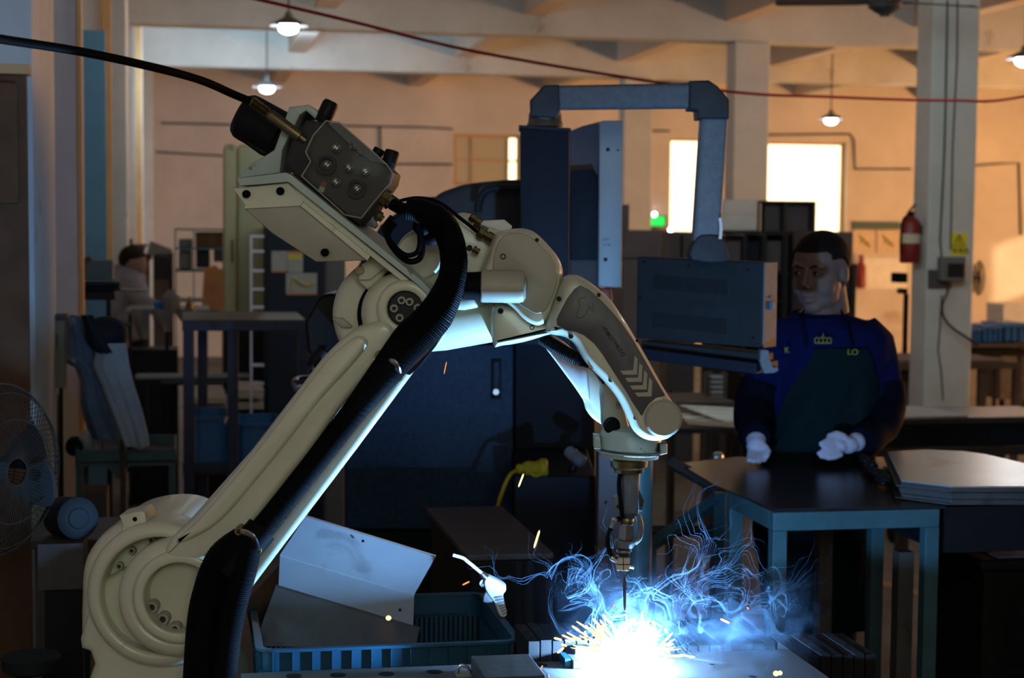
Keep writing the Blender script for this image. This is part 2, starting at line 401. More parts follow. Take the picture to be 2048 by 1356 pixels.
for i, (wn, pm) in enumerate(((w0, 'pane2'), (w1, 'pane'), (w2, 'pane'))):
    a, b_, c, d = wn; f = .035
    g = G().box(a, b_, HY1 + .08, HY1 + .14, d - f, d).box(a, b_, HY1 + .08, HY1 + .14, c, c + f)
    g.box(a, a + f, HY1 + .08, HY1 + .14, c + f, d - f).box(b_ - f, b_, HY1 + .08, HY1 + .14, c + f, d - f)
    o = struct('window_%d' % (i + 1), g, M['ochre'], label=['small tan window pane left of the machine column', 'tall blown-out window left of the middle pillar', 'wide blown-out window right of the middle pillar'][i])
    if i == 0:
        xs = PR(1018, 300, HY1).x
        struct('pane', G().box(a + f, xs, HY1 + .10, HY1 + .11, c + f, d - f), M['pane2'], o)
        struct('pane', G().box(xs, b_ - f, HY1 + .10, HY1 + .11, c + f, d - f), M['pane'], o)
        for px in (945, 1018):
            x = PR(px, 300, HY1).x; struct('mullion', G().box(x - .012, x + .012, HY1 + .08, HY1 + .13, c + f, d - f), M['ochre'], o)
        struct('mullion', G().box(a + f, b_ - f, HY1 + .085, HY1 + .125, (c + d) / 2 - .012, (c + d) / 2 + .012), M['ochre'], o)
    else:
        struct('pane', G().box(a + f, b_ - f, HY1 + .10, HY1 + .11, c + f, d - f), M['pane'], o)
    l = bpy.data.lights.new('window_portal', 'AREA'); l.shape = 'RECTANGLE'; l.size = b_ - a; l.size_y = d - c; l.cycles.is_portal = True
    lo = bpy.data.objects.new('window_portal', l); COL.objects.link(lo)
    lo.location = RR @ Vector(((a + b_) / 2, HY1 + .22, (c + d) / 2)); lo.rotation_euler = (RR.to_3x3() @ Vector((0, -1, 0))).to_track_quat('-Z', 'Y').to_euler()
for (ya, yb, za, zb) in ((17.3, 18.7, 1.75, 2.65),):
    l = bpy.data.lights.new('window_portal', 'AREA'); l.shape = 'RECTANGLE'; l.size = yb - ya; l.size_y = zb - za; l.cycles.is_portal = True
    lo = bpy.data.objects.new('window_portal', l); COL.objects.link(lo)
    lo.location = RR @ Vector((HX1 + .18, (ya + yb) / 2, (za + zb) / 2)); lo.rotation_euler = (RR.to_3x3() @ Vector((-1, 0, 0))).to_track_quat('-Z', 'Y').to_euler()
# beams across the hall, joists along it
BZ, JZ = 3.32, 3.49
for k, Y in enumerate((2.2, 6.2, 10.2, 14.2, 18.0)):
    struct('beam', G().box(HX0, HX1, Y, Y + .24, BZ, HZ), M['conc'], b=.012, label='concrete cross beam')
jx = (-.65, 1.1, 2.85, 4.62, 6.35, 8.1, 9.85, 11.6)
edges = [2.44, 6.2, 6.44, 10.2, 10.44, 14.2, 14.44, 18.0, 18.24, HY1]
for k in range(0, len(edges), 2):
    for x in jx:
        struct('joist', G().box(x - .09, x + .09, edges[k], edges[k + 1], JZ, HZ), M['ceil'], b=.008, label='ceiling joist')
PX = 4.62
pil = []
for k, Y in enumerate((10.2, 14.2, 18.0)):
    pil.append(struct('pillar', G().box(PX, PX + .32, Y - .02, Y + .22, 0, BZ), M['conc'], b=.012,
        label=['nearest square concrete pillar carrying the extinguisher', 'middle square concrete pillar before the windows', 'farthest square concrete pillar behind the machine'][k]))
for k, (pxl, Y, pxr, dep, wd) in enumerate(((42, 5.1, 67, .8, .1), (115, 7.15, 157, .3, .1), (208, 12.3, 254, .35, .17), (258, 16.2, 284, .35, .14), (286, 20.4, 306, .35, .13))):
    xr = PR(pxr, 300, Y).x; xl = PR(pxl, 300, Y).x
    pa = struct('pilaster', G().box(HX0, xr, Y, Y + dep, 0, HZ), M['conc'], b=.01, label='grey concrete pilaster on the left wall')
for (pxl, pxr, Y, m) in ((206, 224, 12.2, 'ochre'), (272, 284, 16.12, 'ochre'), (96, 99, 5.85, 'wood'), (86, 89, 5.6, 'wood'), (157, 166, 7.18, 'ochre')):  # ochre strips stand in for window light on the pilaster sides
    a = PR(pxl, 300, Y).x; b_ = PR(pxr, 300, Y).x
    struct('trim_1', G().box(a, b_, Y - .05, Y + .02, 0, HZ), M[m], label='upright wooden posts and ochre strips painted for window-lit pilaster sides')
a = PR(166, 60, 8.6); c = PR(210, 60, 8.6)
dr = struct('door_1', G().box(a.x, c.x, 8.6, 8.64, 0, a.z), M['blued'], label='tall plain blue steel door leaf')
a = PR(0, 100, 4.7); c = PR(36, 140, 4.7)
dw = struct('door_2', G().box(a.x - .1, a.x + .065, 4.7, 4.74, 0, PR(5, 150, 4.7).z), M['wood'], label='brown wooden door by the left wall')
struct('door_panel', G().box(a.x - .02, a.x + .045, 4.685, 4.70, 1.78, PR(5, 165, 4.7).z), M['wood'], dw, b=.004)
struct('trim_2', G().box(a.x - .1, a.x + .075, 4.68, 4.76, PR(5, 150, 4.7).z + .003, PR(5, 128, 4.7).z), M['ochre'], label='lintel over the brown door')
# conduits on the back wall
def wline(pts, Y, r): return G().tube([PR(a, b_, Y) for a, b_ in pts], r, 6)
for pts in ([(322, 246), (480, 250), (700, 252), (850, 255), (905, 258)], [(312, 304), (450, 312), (640, 320), (790, 328), (905, 329)], [(760, 253), (761, 330)],
            [(1285, 262), (1340, 262)], [(1520, 270), (1700, 268), (1708, 280), (1710, 338), (1822, 338)], [(1930, 333), (1990, 328), (2038, 326), (2042, 470)]):
    struct('conduit', wline(pts, HY1 - .02, .012), M['dgrey'], label='thin dark conduit running along the back wall')
struct('conduit', G().tube([PR(x, y, 10.17) for x, y in ((1895, 0), (1893, 120), (1889, 300), (1880, 480), (1884, 520))], .006, 6), M['dgrey'], label='cable clipped down the nearest pillar')
struct('conduit', G().tube([PR(x, y, 10.17) for x, y in ((1915, 0), (1914, 120), (1905, 300), (1901, 500))], .005, 6), M['dgrey'], label='second cable down the nearest pillar')
struct('conduit', G().tube([PR(x, y, 10.17) for x, y in ((1884, 590), (1880, 650), (1876, 700), (1882, 740), (1886, 800))], .005, 6), M['dgrey'], label='loose cable end on the nearest pillar')
# yellow line on the floor
a = PRZ(1740, 1160, .0); c = PRZ(2010, 1235, .0); n_ = (c - a).normalized().cross(Vector((0, 0, 1))) * .045
struct('floor_line', G().zprism([(p.x, p.y) for p in (a - n_, c - n_, c + n_, a + n_)], .0005, .003), M['yline'], label='worn yellow floor marking')

# ------------------------------------------------------------------ pendant lamps and ceiling fan
def lamp(px, py, y, dia, label, top=HZ):
    c = PV(px, py, y); t = T('pendant_lamp', label, 'lamp', c, group='pendant lamps')
    r = dia / 2
    t.p('shade', G().lathe(c + Vector((0, 0, r * .75)), c, [(0, r * .16), (r * .25, r * .22), (r * .4, r * .5), (r * .62, r * .93), (r * .68, r), (r * .70, r * .98), (r * .62, r * .8), (r * .45, r * .3)], 28), M['hgrey'])
    t.p('bulb', G().ell(c + Vector((0, 0, -.005)), (r * .52, r * .52, r * .34), 16, 8), M['lampw'])
    pl__ = bpy.data.lights.new('lamp_light', 'POINT'); pl__.energy = 22; pl__.color = (.85, .95, 1.0); pl__.shadow_soft_size = .06
    po = bpy.data.objects.new('lamp_light', pl__); COL.objects.link(po); po.location = c - Vector((0, 0, r * .5))
    t.p('cord', G().tube([c + Vector((0, 0, r * .7)), Vector((c.x, c.y, top))], .007, 6), M['dgrey'])
    t.p('ceiling_cap', G().lathe(Vector((c.x, c.y, top)), Vector((c.x, c.y, top - 1)), [(0, .04), (.03, .035), (.04, .008)], 12), M['dgrey'])
lamp(577, 54, 12.4, .285, 'nearest dish-shaded pendant lamp hanging at the top left')
lamp(534, 176, 16.6, .285, 'farther dish-shaded pendant lamp just above the black hose')
lamp(1662, 240, 18.9, .285, 'dish-shaded pendant lamp over the right-hand window')
lamp(2050, 120, 12.8, .285, 'pendant lamp glowing at the right edge of the view')
c = PV(1770, 12, 10.0)
t = T('ceiling_fan', 'dark ceiling fan hanging beside the nearest pillar', 'fan', c)
t.p('motor_housing', G().lathe(c + Vector((0, 0, .05)), c, [(0, .03), (.01, .085), (.035, .10), (.06, .095), (.085, .06), (.10, .03), (.11, .03)], 24), M['dgrey'])
t.p('downrod', G().tube([c + Vector((0, 0, .04)), Vector((c.x, c.y, HZ))], .012, 8), M['dgrey'])
for an in (172, 20, 275):
    d = Vector((math.cos(R(an)), math.sin(R(an)), 0)); n2 = Vector((-d.y, d.x, 0))
    ring = []
    for q, wdt in ((.09, .02), (.16, .055), (.35, .065), (.60, .06), (.63, .03)):
        o_ = c + d * q + Vector((0, 0, .03)); ring.append([o_ + n2 * wdt + Vector((0, 0, .012)), o_ - n2 * wdt - Vector((0, 0, .012)), o_ - n2 * wdt - Vector((0, 0, .018)), o_ + n2 * wdt + Vector((0, 0, .006))])
    t.p('blade', G().loft(ring), M['brownc'])
# red cable strung across the hall
pts = cr([PV(470, -12, 6.0), PV(700, 42, 6.3), PV(950, 103, 6.7), PV(1310, 164, 7.2), PV(1500, 187, 7.5), PV(1640, 193, 7.8), PV(1900, 201, 8.3), PV(2070, 189, 8.6), PV(2500, 90, 10.0), PV(2900, -60, 11.5)], 6, False)
solo('red_cable', G().tube(pts, .0065, 8), M['redc'], 'thin red cable sagging across the hall below the beams', 'cable')

# ------------------------------------------------------------------ welding robot (vertical plane about 2.8 m away)
YR = 2.80
def D(px, py, y=YR): return PV(px, py, y)
k28 = YR / FPX                         # metres per pixel there
def disc(g, px, py, y0, y1, rpx, n=40, prof=None):
    c0 = PV(px, py, y0); a = Vector((c0.x, y0, c0.z)); r = rpx * y0 / FPX
    if prof: return g.lathe(a, a + Vector((0, 1, 0)), [(t, r * q) for t, q in prof], n)
    e = min(.004, (y1 - y0) * .3)
    return g.lathe(a, a + Vector((0, 1, 0)), [(0, r - e), (e, r), (y1 - y0, r)], n)
def annulus(g, px, py, rin, rout, y0, y1, n=56, rnd=.010, steps=4):
    c0 = PV(px, py, y0); a = Vector((c0.x, y0, c0.z)); s_ = y0 / FPX; ri = rin * s_; ro = rout * s_
    prof = [(y1 - y0, ri), (rnd * .5, ri)]
    for k in range(steps + 1):
        t = math.pi / 2 * k / steps; prof.append((rnd * .5 * (1 - math.sin(t)), ri + rnd * .5 * (1 - math.cos(t))))
    for k in range(steps + 1):
        t = math.pi / 2 * k / steps; prof.append((rnd * (1 - math.cos(t)), ro - rnd * (1 - math.sin(t))))
    prof.append((y1 - y0, ro)); d = Vector((0, 1, 0)); u = Vector((1, 0, 0)); v = Vector((0, 0, 1)); vs = []
    for t, r in prof:
        for k in range(n):
            an = 2 * math.pi * k / n; vs.append(a + d * t + (u * math.cos(an) + v * math.sin(an)) * r)
    m = len(prof)
    return g.add(vs, [(i * n + k, i * n + (k + 1) % n, ((i + 1) % m) * n + (k + 1) % n, ((i + 1) % m) * n + k) for i in range(m) for k in range(n)])
def bolt(g, px, py, y, rpx, h=.012):
    c0 = PV(px, py, y); r = rpx * y / FPX
    return g.lathe(Vector((c0.x, y, c0.z)), Vector((c0.x, y + 1, c0.z)), [(.006, r * .45), (.006, r * .5), (0, r * .52), (-.0 + 0, r * .9), (.002, r), (h, r)], 14)
def sbolt(px, py, y, rpx, h=.012):
    b_ = rob.p('bolt', bolt(G(), px, py, y, rpx, h), M['robot2']); c0 = PV(px, py, y)
    rob.p('socket_shade', G().lathe(Vector((c0.x, y + .0012, c0.z)), Vector((c0.x, y + 1, c0.z)), [(0, rpx * .47 * y / FPX), (.003, rpx * .47 * y / FPX)], 12), M['dgrey'], b_)  # dark disc stands in for the shade down in the bolt socket
def screw(g, px, py, y, rpx=5):
    c0 = PV(px, py, y); r = rpx * y / FPX
    return g.lathe(Vector((c0.x, y, c0.z)), Vector((c0.x, y + 1, c0.z)), [(.003, r * .5), (.001, r * .6), (0, r * .8), (.001, r), (.012, r)], 12)

rob = T('welding_robot', 'cream six-axis welding robot arm reaching over the sparks', 'robot', PV(300, 1560, 2.95))
# --- shoulder casting, pedestal
ped = [(157, 1280), (160, 1300), (178, 1306), (186, 1330), (150, 1430), (150, 1600), (450, 1600), (440, 1420), (375, 1308), (378, 1250), (280, 1120), (190, 1170)]
rob.p('pedestal', G().puff(W(ped, 2.80), 2.80, 3.12, .016, .016), M['robot'])
hs = [(157, 1195), (159, 1150), (168, 1115), (190, 1082), (215, 1060), (250, 1046), (300, 1039), (350, 1045), (400, 1075), (440, 1120), (455, 1190), (440, 1260), (400, 1310), (330, 1335), (250, 1335), (190, 1308), (160, 1296), (156, 1250)]
rob.p('shoulder_housing', G().puff(cr(W(hs, 2.83), 3), 2.83, 3.10, .022, .035, 5), M['robot'])
rob.p('shoulder_ring', annulus(G(), 318, 1192, 119, 150, 2.768, 2.85, rnd=.016), M['robot'])
lug = [(238, 1032), (282, 1021), (290, 1026), (295, 1055), (292, 1078), (262, 1085), (243, 1064), (245, 1050)]
lg = rob.p('lifting_lug', G().puff(W(lug, 2.79), 2.79, 2.86, .004, .004, 2), M['robot'])
rob.p('hole_plug', disc(G(), 269, 1039, 2.787, 2.795, 4.6, 14), M['black'], lg)
rb = M['robot2']
for px, py in ((302, 1081), (263, 1102), (238, 1133), (223, 1176), (222, 1220), (235, 1262)):
    sbolt(px, py, 2.815, 8)
# --- lower arm: big ring, web, raised front strip
rob.p('arm_ring', annulus(G(), 352, 1200, 84, 122, 2.735, 2.82, rnd=.020), M['robot'])
rob.p('inner_ring', annulus(G(), 358, 1197, 72, 96, 2.722, 2.80, rnd=.009), M['robot'])
rob.p('bore_plate', disc(G(), 362, 1194, 2.772, 2.80, 74, 40), M['robot'])
for px, py in ((303, 1215), (325, 1239), (349, 1259), (378, 1266)):
    sbolt(px, py, 2.750, 13, .024)
web = [(330, 1092), (372, 1048), (503, 900), (640, 722), (700, 664), (760, 640), (830, 660), (853, 700), (838, 730), (712, 900), (560, 1100), (476, 1212), (440, 1230), (425, 1180), (400, 1150), (345, 1130)]
rob.p('arm_web', G().puff(W(web, 2.80), 2.80, 2.90, .010, .012, 3), M['robot'])
strip = [(332, 1092), (350, 1068), (378, 1044), (440, 976), (503, 901), (572, 812), (640, 722), (690, 672), (722, 652), (768, 640), (790, 655), (792, 680), (775, 705), (733, 755), (676, 822), (623, 898), (560, 978), (505, 1050), (470, 1088), (436, 1110), (404, 1122), (372, 1126), (345, 1120), (330, 1106)]
rob.p('arm_beam', G().puff(cr(W(strip, 2.73), 3), 2.722, 2.82, .012, .020, 5), M['robot'])
rib = [(352, 1080), (395, 1040), (452, 975), (515, 898), (583, 810), (652, 722), (700, 680), (722, 672), (735, 690), (700, 735), (640, 800), (570, 890), (500, 975), (455, 1028), (420, 1058), (388, 1075), (362, 1086)]
rob.p('arm_ridge', G().puff(cr(W(rib, 2.716), 3), 2.712, 2.76, .007, .010, 4), M['robot'])
# --- elbow
eh = [(662, 630), (666, 600), (676, 574), (692, 552), (716, 531), (742, 517), (758, 507), (790, 506), (845, 548), (905, 620), (890, 680), (840, 715), (760, 735), (700, 715), (682, 697), (668, 665)]
rob.p('elbow_housing', G().puff(cr(W(eh, 2.84), 3), 2.835, 3.06, .020, .030, 5), M['robot'])
rob.p('elbow_gap_ring', annulus(G(), 800, 630, 78, 86, 2.822, 2.85, rnd=.002), M['black'])
rob.p('elbow_disc', disc(G(), 800, 628, 2.742, 2.83, 82, 48, [(0, .72), (.004, .82), (.012, .92), (.030, .99), (.05, 1), (.09, 1)]), M['robot'])
rob.p('elbow_rim', annulus(G(), 810, 618, 36, 58, 2.728, 2.75, rnd=.008), M['robot'])
rob.p('elbow_bore', disc(G(), 812, 618, 2.738, 2.75, 38, 30), M['dgrey'])
for px, py in ((803, 601), (819, 604), (788, 617), (799, 636), (835, 616)):
    sbolt(px, py, 2.727, 8.5)
arch = [(712, 560), (735, 535), (760, 522), (790, 526), (812, 534), (850, 566), (905, 618), (890, 628), (845, 590), (800, 552), (785, 542), (772, 546), (756, 566), (735, 580)]
rob.p('bracket_rib', G().puff(W(arch, 2.80), 2.80, 2.86, .006, .006, 3), M['robot'])
blk = [(664, 637), (685, 636), (704, 652), (703, 655), (684, 655)]
rob.p('stop_block', G().puff(W(blk, 2.825), 2.822, 2.87, .002, .002, 2), M['robot2'])
rob.p('elbow_motor', G().prism(W([(610, 642), (640, 590), (662, 586), (700, 590), (700, 700), (640, 740), (616, 700)], 3.02), 3.0, 3.16), M['blackp'], b=.008)
rob.p('motor_plug', G().lathe(PV(650, 700, 2.98), PV(620, 735, 2.98), [(0, .012), (.02, .015), (.04, .011)], 14), M['blackp'])
for q in range(3):
    rob.p('motor_cable', G().tube(cr([PV(655 - q * 8, 690, 2.98), PV(640, 730 + q * 6, 2.97), PV(668, 720 + q * 8, 2.96), PV(700, 690, 2.97)], 5, False), .0022, 6), M['black'])
# --- forearm
p0, p1 = PV(826, 634, 2.90), PV(1100, 604, 2.90); L_ = (p1 - p0).length
rob.p('forearm_tube', G().lathe(p0, p1, [(0, .056), (.01, .062), (.05, .063), (L_ * .6, .057), (L_ * .9, .052), (L_, .040)], 44), M['robot'])
hump = [(795, 505), (800, 480), (822, 462), (850, 452), (905, 430), (928, 425), (948, 432), (962, 448), (1000, 462), (1010, 500), (1000, 590), (930, 625), (850, 610), (800, 560)]
rob.p('gearbox_housing', G().puff(cr(W(hump, 2.83), 3), 2.83, 3.04, .020, .022, 5), M['robot'])
rob.p('gearbox_face', disc(G(), 838, 512, 2.822, 2.86, 48, 40), M['robot'])
flap = [(962, 441), (1008, 439), (1024, 452), (1022, 462), (1000, 466), (958, 458)]
rob.p('top_cover', G().puff(W(flap, 2.86), 2.86, 2.98, .003, .003, 2), M['white'])
cas = [(958, 552), (970, 520), (984, 478), (1000, 462), (1030, 458), (1052, 458), (1072, 466), (1097, 490), (1117, 515), (1127, 540), (1126, 568), (1117, 597), (1106, 630), (1094, 648), (1078, 656), (1060, 652), (1042, 640), (1024, 622), (1000, 606), (965, 600)]
rob.p('forearm_casing', G().puff(cr(W(cas, 2.745), 3), 2.745, 2.97, .011, .055, 6), M['robot'])
fac = [(985, 540), (992, 495), (1006, 472), (1030, 466), (1056, 470), (1078, 488), (1100, 510), (1113, 535), (1114, 566), (1103, 598), (1092, 620), (1074, 628), (1056, 620), (1034, 604), (1046, 592), (1053, 575), (1052, 556), (1043, 545), (1010, 541)]
rob.p('casing_cover', G().puff(cr(W(fac, 2.741), 2), 2.740, 2.750, .003, .003, 2), M['robot2'])
low = [(985, 612), (1030, 612), (1062, 640), (1096, 644), (1114, 664), (1088, 674), (1048, 686), (1005, 693), (985, 690)]
rob.p('forearm_shell', G().puff(cr(W(low, 2.77), 3), 2.765, 2.98, .012, .030, 5), M['robot'])
a_, b_ = PV(962, 572, 2.715), PV(1052, 574, 2.715); Ls = (b_ - a_).length
rob.p('cable_sleeve', G().lathe(a_, b_, [(0, .0245), (.002, .0262), (Ls - .012, .0262), (Ls - .004, .024), (Ls, .018)], 32), M['robot2'])
rob.p('sleeve_mouth', G().lathe(a_ - Vector((.03, 0, 0)), b_, [(0, .020), (.002, .022), (.018, .0225), (.031, .0235)], 24), M['black'])
for px, py, y, r in ((1006, 513, 2.739, 6), (1001, 622, 2.762, 6), (1064, 655, 2.764, 5), (1074, 480, 2.741, 4), (939, 496, 2.826, 6)):
    rob.p('screw', screw(G(), px, py, y, r), M['dgrey'])
for x0, y0, x1, y1, r in ((955, 463, 985, 478, .010), (940, 432, 962, 448, .008), (946, 497, 958, 505, .006), (948, 448, 975, 462, .005)):
    p0 = PV(x0, y0, 2.80); p1 = PV(x1, y1, 2.80); L_ = (p1 - p0).length
    rob.p('gas_fitting', G().lathe(p0, p1, [(0, r * .7), (L_ * .1, r), (L_ * .4, r), (L_ * .42, r * .75), (L_ * .6, r * .75), (L_ * .62, r * .95), (L_, r * .95)], 8), M['brass'])
rob.p('forearm_rib', G().puff(W([(975, 500), (998, 468), (1004, 470), (982, 520), (968, 545), (962, 542)], 2.80), 2.79, 2.84, .002, .002, 2), M['robot'])
# --- wrist arm with the dark side cover
wr = [(1094, 652), (1100, 632), (1112, 600), (1122, 572), (1134, 556), (1152, 552), (1172, 560), (1200, 580), (1226, 604), (1246, 632), (1266, 664), (1300, 722), (1332, 780), (1356, 818), (1365, 845), (1358, 868), (1340, 884), (1316, 889), (1292, 885), (1272, 870), (1261, 848), (1240, 806), (1212, 770), (1186, 744), (1168, 722), (1150, 692), (1130, 678), (1108, 674), (1094, 668)]
rob.p('wrist_casing', G().puff(cr(W(wr, 2.70), 3), 2.700, 2.80, .016, .060, 7), M['robot'])
cp = [(1161, 571), (1179, 580), (1205, 603), (1229, 629), (1246, 650), (1264, 676), (1291, 722), (1312, 759), (1331, 791), (1312, 796), (1298, 808), (1290, 820), (1284, 832), (1264, 803), (1229, 746), (1205, 708), (1188, 686), (1167, 670), (1149, 664), (1131, 661), (1114, 650), (1113, 638), (1134, 598), (1149, 578)]
cov = rob.p('side_cover', G().puff(W(cp, 2.696), 2.696, 2.706, .0015, .0015, 2), M['plate'])
rob.p('pivot_cap', disc(G(), 1327, 838, 2.694, 2.71, 38.5, 40), M['robot2'])
CH = [(830, 735), (862, 770), (855, 935), (710, 935), (680, 895), (815, 890)]
for q in range(4):
    ox, oy = ((0, 0), (50, 75), (101, 155), (152, 228))[q]; cutq = (1, 1, 1, 1)[q]
    pl = [(1110 + (a + ox) / 5.214, 570 + (b_ + oy) / 5.214) for a, b_ in CH]
    rob.p('chevron', G().prism(W(pl, 2.695), 2.6948, 2.6962), M['robot2'], cov)
def text(s_, px, py, y, ang, hpx, m, par=None, ext=.0004, font_sx=1.0, name='lettering', frame='w', zrot=0, p=None):
    cu = bpy.data.curves.new(name, 'FONT'); cu.body = s_; cu.size = hpx * y / FPX / .70; cu.extrude = ext
    tmp = bpy.data.objects.new(name, cu); COL.objects.link(tmp)
    dg = bpy.context.evaluated_depsgraph_get(); me = bpy.data.meshes.new_from_object(tmp.evaluated_get(dg)); bpy.data.objects.remove(tmp)
    me.materials.clear(); me.materials.append(m)
    if p is None: p = PV(px, py, y)
    mw_ = Matrix.Translation(p) @ Matrix.Rotation(zrot, 4, 'Z') @ Matrix.Rotation(R(ang), 4, 'Y') @ Matrix.Rotation(R(90), 4, 'X') @ Matrix.Diagonal((font_sx, 1, 1, 1))
    o = bpy.data.objects.new(name, me); COL.objects.link(o)
    if par is not None:
        o.parent = par; me.transform(Matrix.Translation(rootpos(par)).inverted() @ mw_) if zrot == 0 else me.transform(rootmat(par).inverted() @ mw_)
    else: me.transform(mw_)
    return o
def rootmat(o):
    m_ = Matrix.LocRotScale(o.location, o.rotation_euler, o.scale)
    while o.parent: o = o.parent; m_ = Matrix.LocRotScale(o.location, o.rotation_euler, o.scale) @ m_
    return m_
def rootpos(o):
    v = Vector(o.location)
    while o.parent: o = o.parent; v = v + Vector(o.location)
    return v
text('rOBOTMSTO', 1203, 655, 2.6955, 54, 7.6, M['black'], cov, font_sx=1.15)
rob.p('chalk_mark', G().tube(cr([PV(a, b_, 2.6955) for a, b_ in ((1172, 594), (1158, 598), (1160, 612), (1153, 630), (1160, 636), (1172, 628), (1178, 614), (1187, 622), (1186, 608))], 4, False), .0006, 5), M['ychalk'], cov)
for px, py, r in ((1118, 598, 5), (1198, 590, 4), (1142, 673, 5), (1222, 760, 5), (1272, 836, 5), (1275, 682, 3), (1342, 782, 3)):
    rob.p('screw', screw(G(), px, py, 2.703, r), M['dgrey'])
rob.p('scuff', G().prism(W([(1175, 718), (1184, 732), (1187, 738), (1178, 736)], 2.7), 2.6985, 2.705), M['robot2'])
# rear fork plate, hose inside
fk = [(1080, 676), (1112, 676), (1150, 705), (1186, 735), (1210, 770), (1232, 800), (1236, 840), (1222, 862), (1204, 850), (1186, 838), (1172, 820), (1166, 800), (1128, 745), (1092, 698)]
rob.p('rear_fork', G().puff(cr(W(fk, 2.93), 2), 2.93, 2.99, .006, .008, 3), M['robot'])
wed = [(1092, 697), (1160, 716), (1176, 745), (1181, 802), (1164, 794)]
rob.p('fork_wedge', G().puff(W(wed, 2.915), 2.915, 2.935, .004, .005, 2), M['white'])
def ribbed(pts, r, pitch=.0045, amp=.10, n=14, sub=1):
    P = [Vector(p) for p in cr(pts, 8, False)]; rs = r if isinstance(r, (list, tuple)) else [r] * len(pts)
    # radius interpolation along control points
    Ls = [0]
    for i in range(1, len(P)): Ls.append(Ls[-1] + (P[i] - P[i - 1]).length)
    tot = Ls[-1]; m = max(4, int(tot / pitch)) * 2; out = []; rad = []
    j = 0
    for i in range(m + 1):
        s_ = tot * i / m
        while j < len(Ls) - 2 and Ls[j + 1] < s_: j += 1
        t = (s_ - Ls[j]) / max(1e-9, Ls[j + 1] - Ls[j]); out.append(P[j].lerp(P[j + 1], t))
        q = (j + t) / 8; qi = min(int(q), len(rs) - 2); rr = rs[qi] + (rs[qi + 1] - rs[qi]) * (q - qi)
        rad.append(rr * (1 + (amp if i % 2 else -amp) * .5))
    return G().tube(out, rad, n)
rob.p('wrist_hose', ribbed([PV(1084, 676, 2.86), PV(1112, 694, 2.85), PV(1150, 715, 2.84), PV(1190, 728, 2.84), PV(1216, 760, 2.84)], .0115, .003, .12), M['black'])
# wrist joint and flange
rob.p('wrist_bracket', G().puff(cr(W([(1206, 770), (1245, 790), (1252, 830), (1258, 870), (1212, 872), (1206, 830)], 2.82), 2), 2.82, 2.90, .006, .008, 3), M['rgrey'])
rob.p('wrist_window', disc(G(), 1224, 852, 2.808, 2.83, 17, 24), M['black'])
p0 = PV(1262, 852, 2.84); p1 = PV(1258, 920, 2.84)
rob.p('wrist_hub', G().lathe(p0, p1, [(0, .028), (.006, .046), (.016, .052), (.036, .053), (.038, .0565), (.044, .0565), (.046, .050), (.052, .049)], 40), M['rgrey'])
rob.p('flange_seam', G().lathe(p0 + (p1 - p0).normalized() * .0375, p1, [(0, .0568), (.002, .0575), (.004, .0568)], 40), M['dgrey'])
rob.p('flange_tab', G().puff(W([(1187, 870), (1200, 872), (1202, 898), (1188, 896)], 2.82), 2.81, 2.85, .003, .003, 2), M['rgrey'])
rob.p('flange_tab', G().puff(W([(1318, 886), (1334, 886), (1334, 906), (1318, 909)], 2.82), 2.81, 2.85, .003, .003, 2), M['rgrey'])
rob.p('tool_flange', G().lathe(PV(1258, 916, 2.84), PV(1258, 945, 2.84), [(0, .030), (.003, .032), (.014, .031), (.018, .026), (.024, .025)], 32), M['brass'])
# dress pack
hose = [PV(812, 418, 2.70), PV(850, 424, 2.70), PV(885, 448, 2.70), PV(906, 500, 2.69), PV(903, 560, 2.68), PV(872, 628, 2.67), PV(822, 682, 2.67), PV(778, 735, 2.69), PV(715, 815, 2.74), PV(645, 905, 2.74), PV(575, 995, 2.74), PV(510, 1075, 2.73), PV(470, 1115, 2.71)]
rad = [.017, .019, .022, .0215, .022, .029, .031, .026, .0205, .0200, .0195, .021, .026]
rob.p('dress_hose', ribbed(hose, rad, .0032, .05, 20), M['black'])
rob.p('dress_hose', ribbed([PV(490, 1085, 2.715), PV(448, 1120, 2.70), PV(420, 1180, 2.69), PV(405, 1260, 2.69), PV(396, 1420, 2.70)], [.028, .030, .0265, .0260, .0265], .0034, .05, 18), M['black'])
rob.p('dress_hose', ribbed([PV(498, 1085, 2.705), PV(484, 1140, 2.69), PV(466, 1210, 2.69), PV(452, 1290, 2.69), PV(440, 1420, 2.70)], [.022, .024, .0225, .0225, .0225], .0034, .05, 18), M['black'])
rob.p('dress_cuff', G().tube(cr([PV(524, 1058, 2.72), PV(498, 1090, 2.71), PV(470, 1130, 2.70), PV(452, 1150, 2.695)], 4, False), [.026] * 6 + [.030] * 7, 20), M['black'])
rob.p('sleeve_hose', ribbed([PV(905, 580, 2.72), PV(940, 578, 2.715), PV(975, 576, 2.715)], .011, .003, .12), M['black'])
rob.p('braided_sleeve', ribbed([PV(872, 640, 2.735), PV(846, 672, 2.735), PV(815, 715, 2.735), PV(800, 738, 2.735)], [.022, .026, .024, .018], .0016, .10, 40), M['blackp'])
for (ax, ay), (bx_, by_), (mx_, my_) in (((757, 712), (797, 755), (790, 726)), ((477, 1063), (514, 1102), (505, 1072))):
    cl = rob.p('hose_clamp', G().tube(cr([PV(ax, ay, 2.70), PV((ax * 2 + mx_) / 3 + 4, (ay * 2 + my_) / 3 - 1, 2.665), PV(mx_, my_, 2.652), PV((bx_ * 2 + mx_) / 3 + 2, (by_ * 2 + my_) / 3 - 4, 2.662), PV(bx_, by_, 2.70)], 5, False), .0050, 8, sq=.5), M['steel'])
    for qx, qy in ((ax, ay), (bx_, by_)): rob.p('clamp_screw', bolt(G(), qx, qy, 2.690, 9, .035), M['brass'], cl)
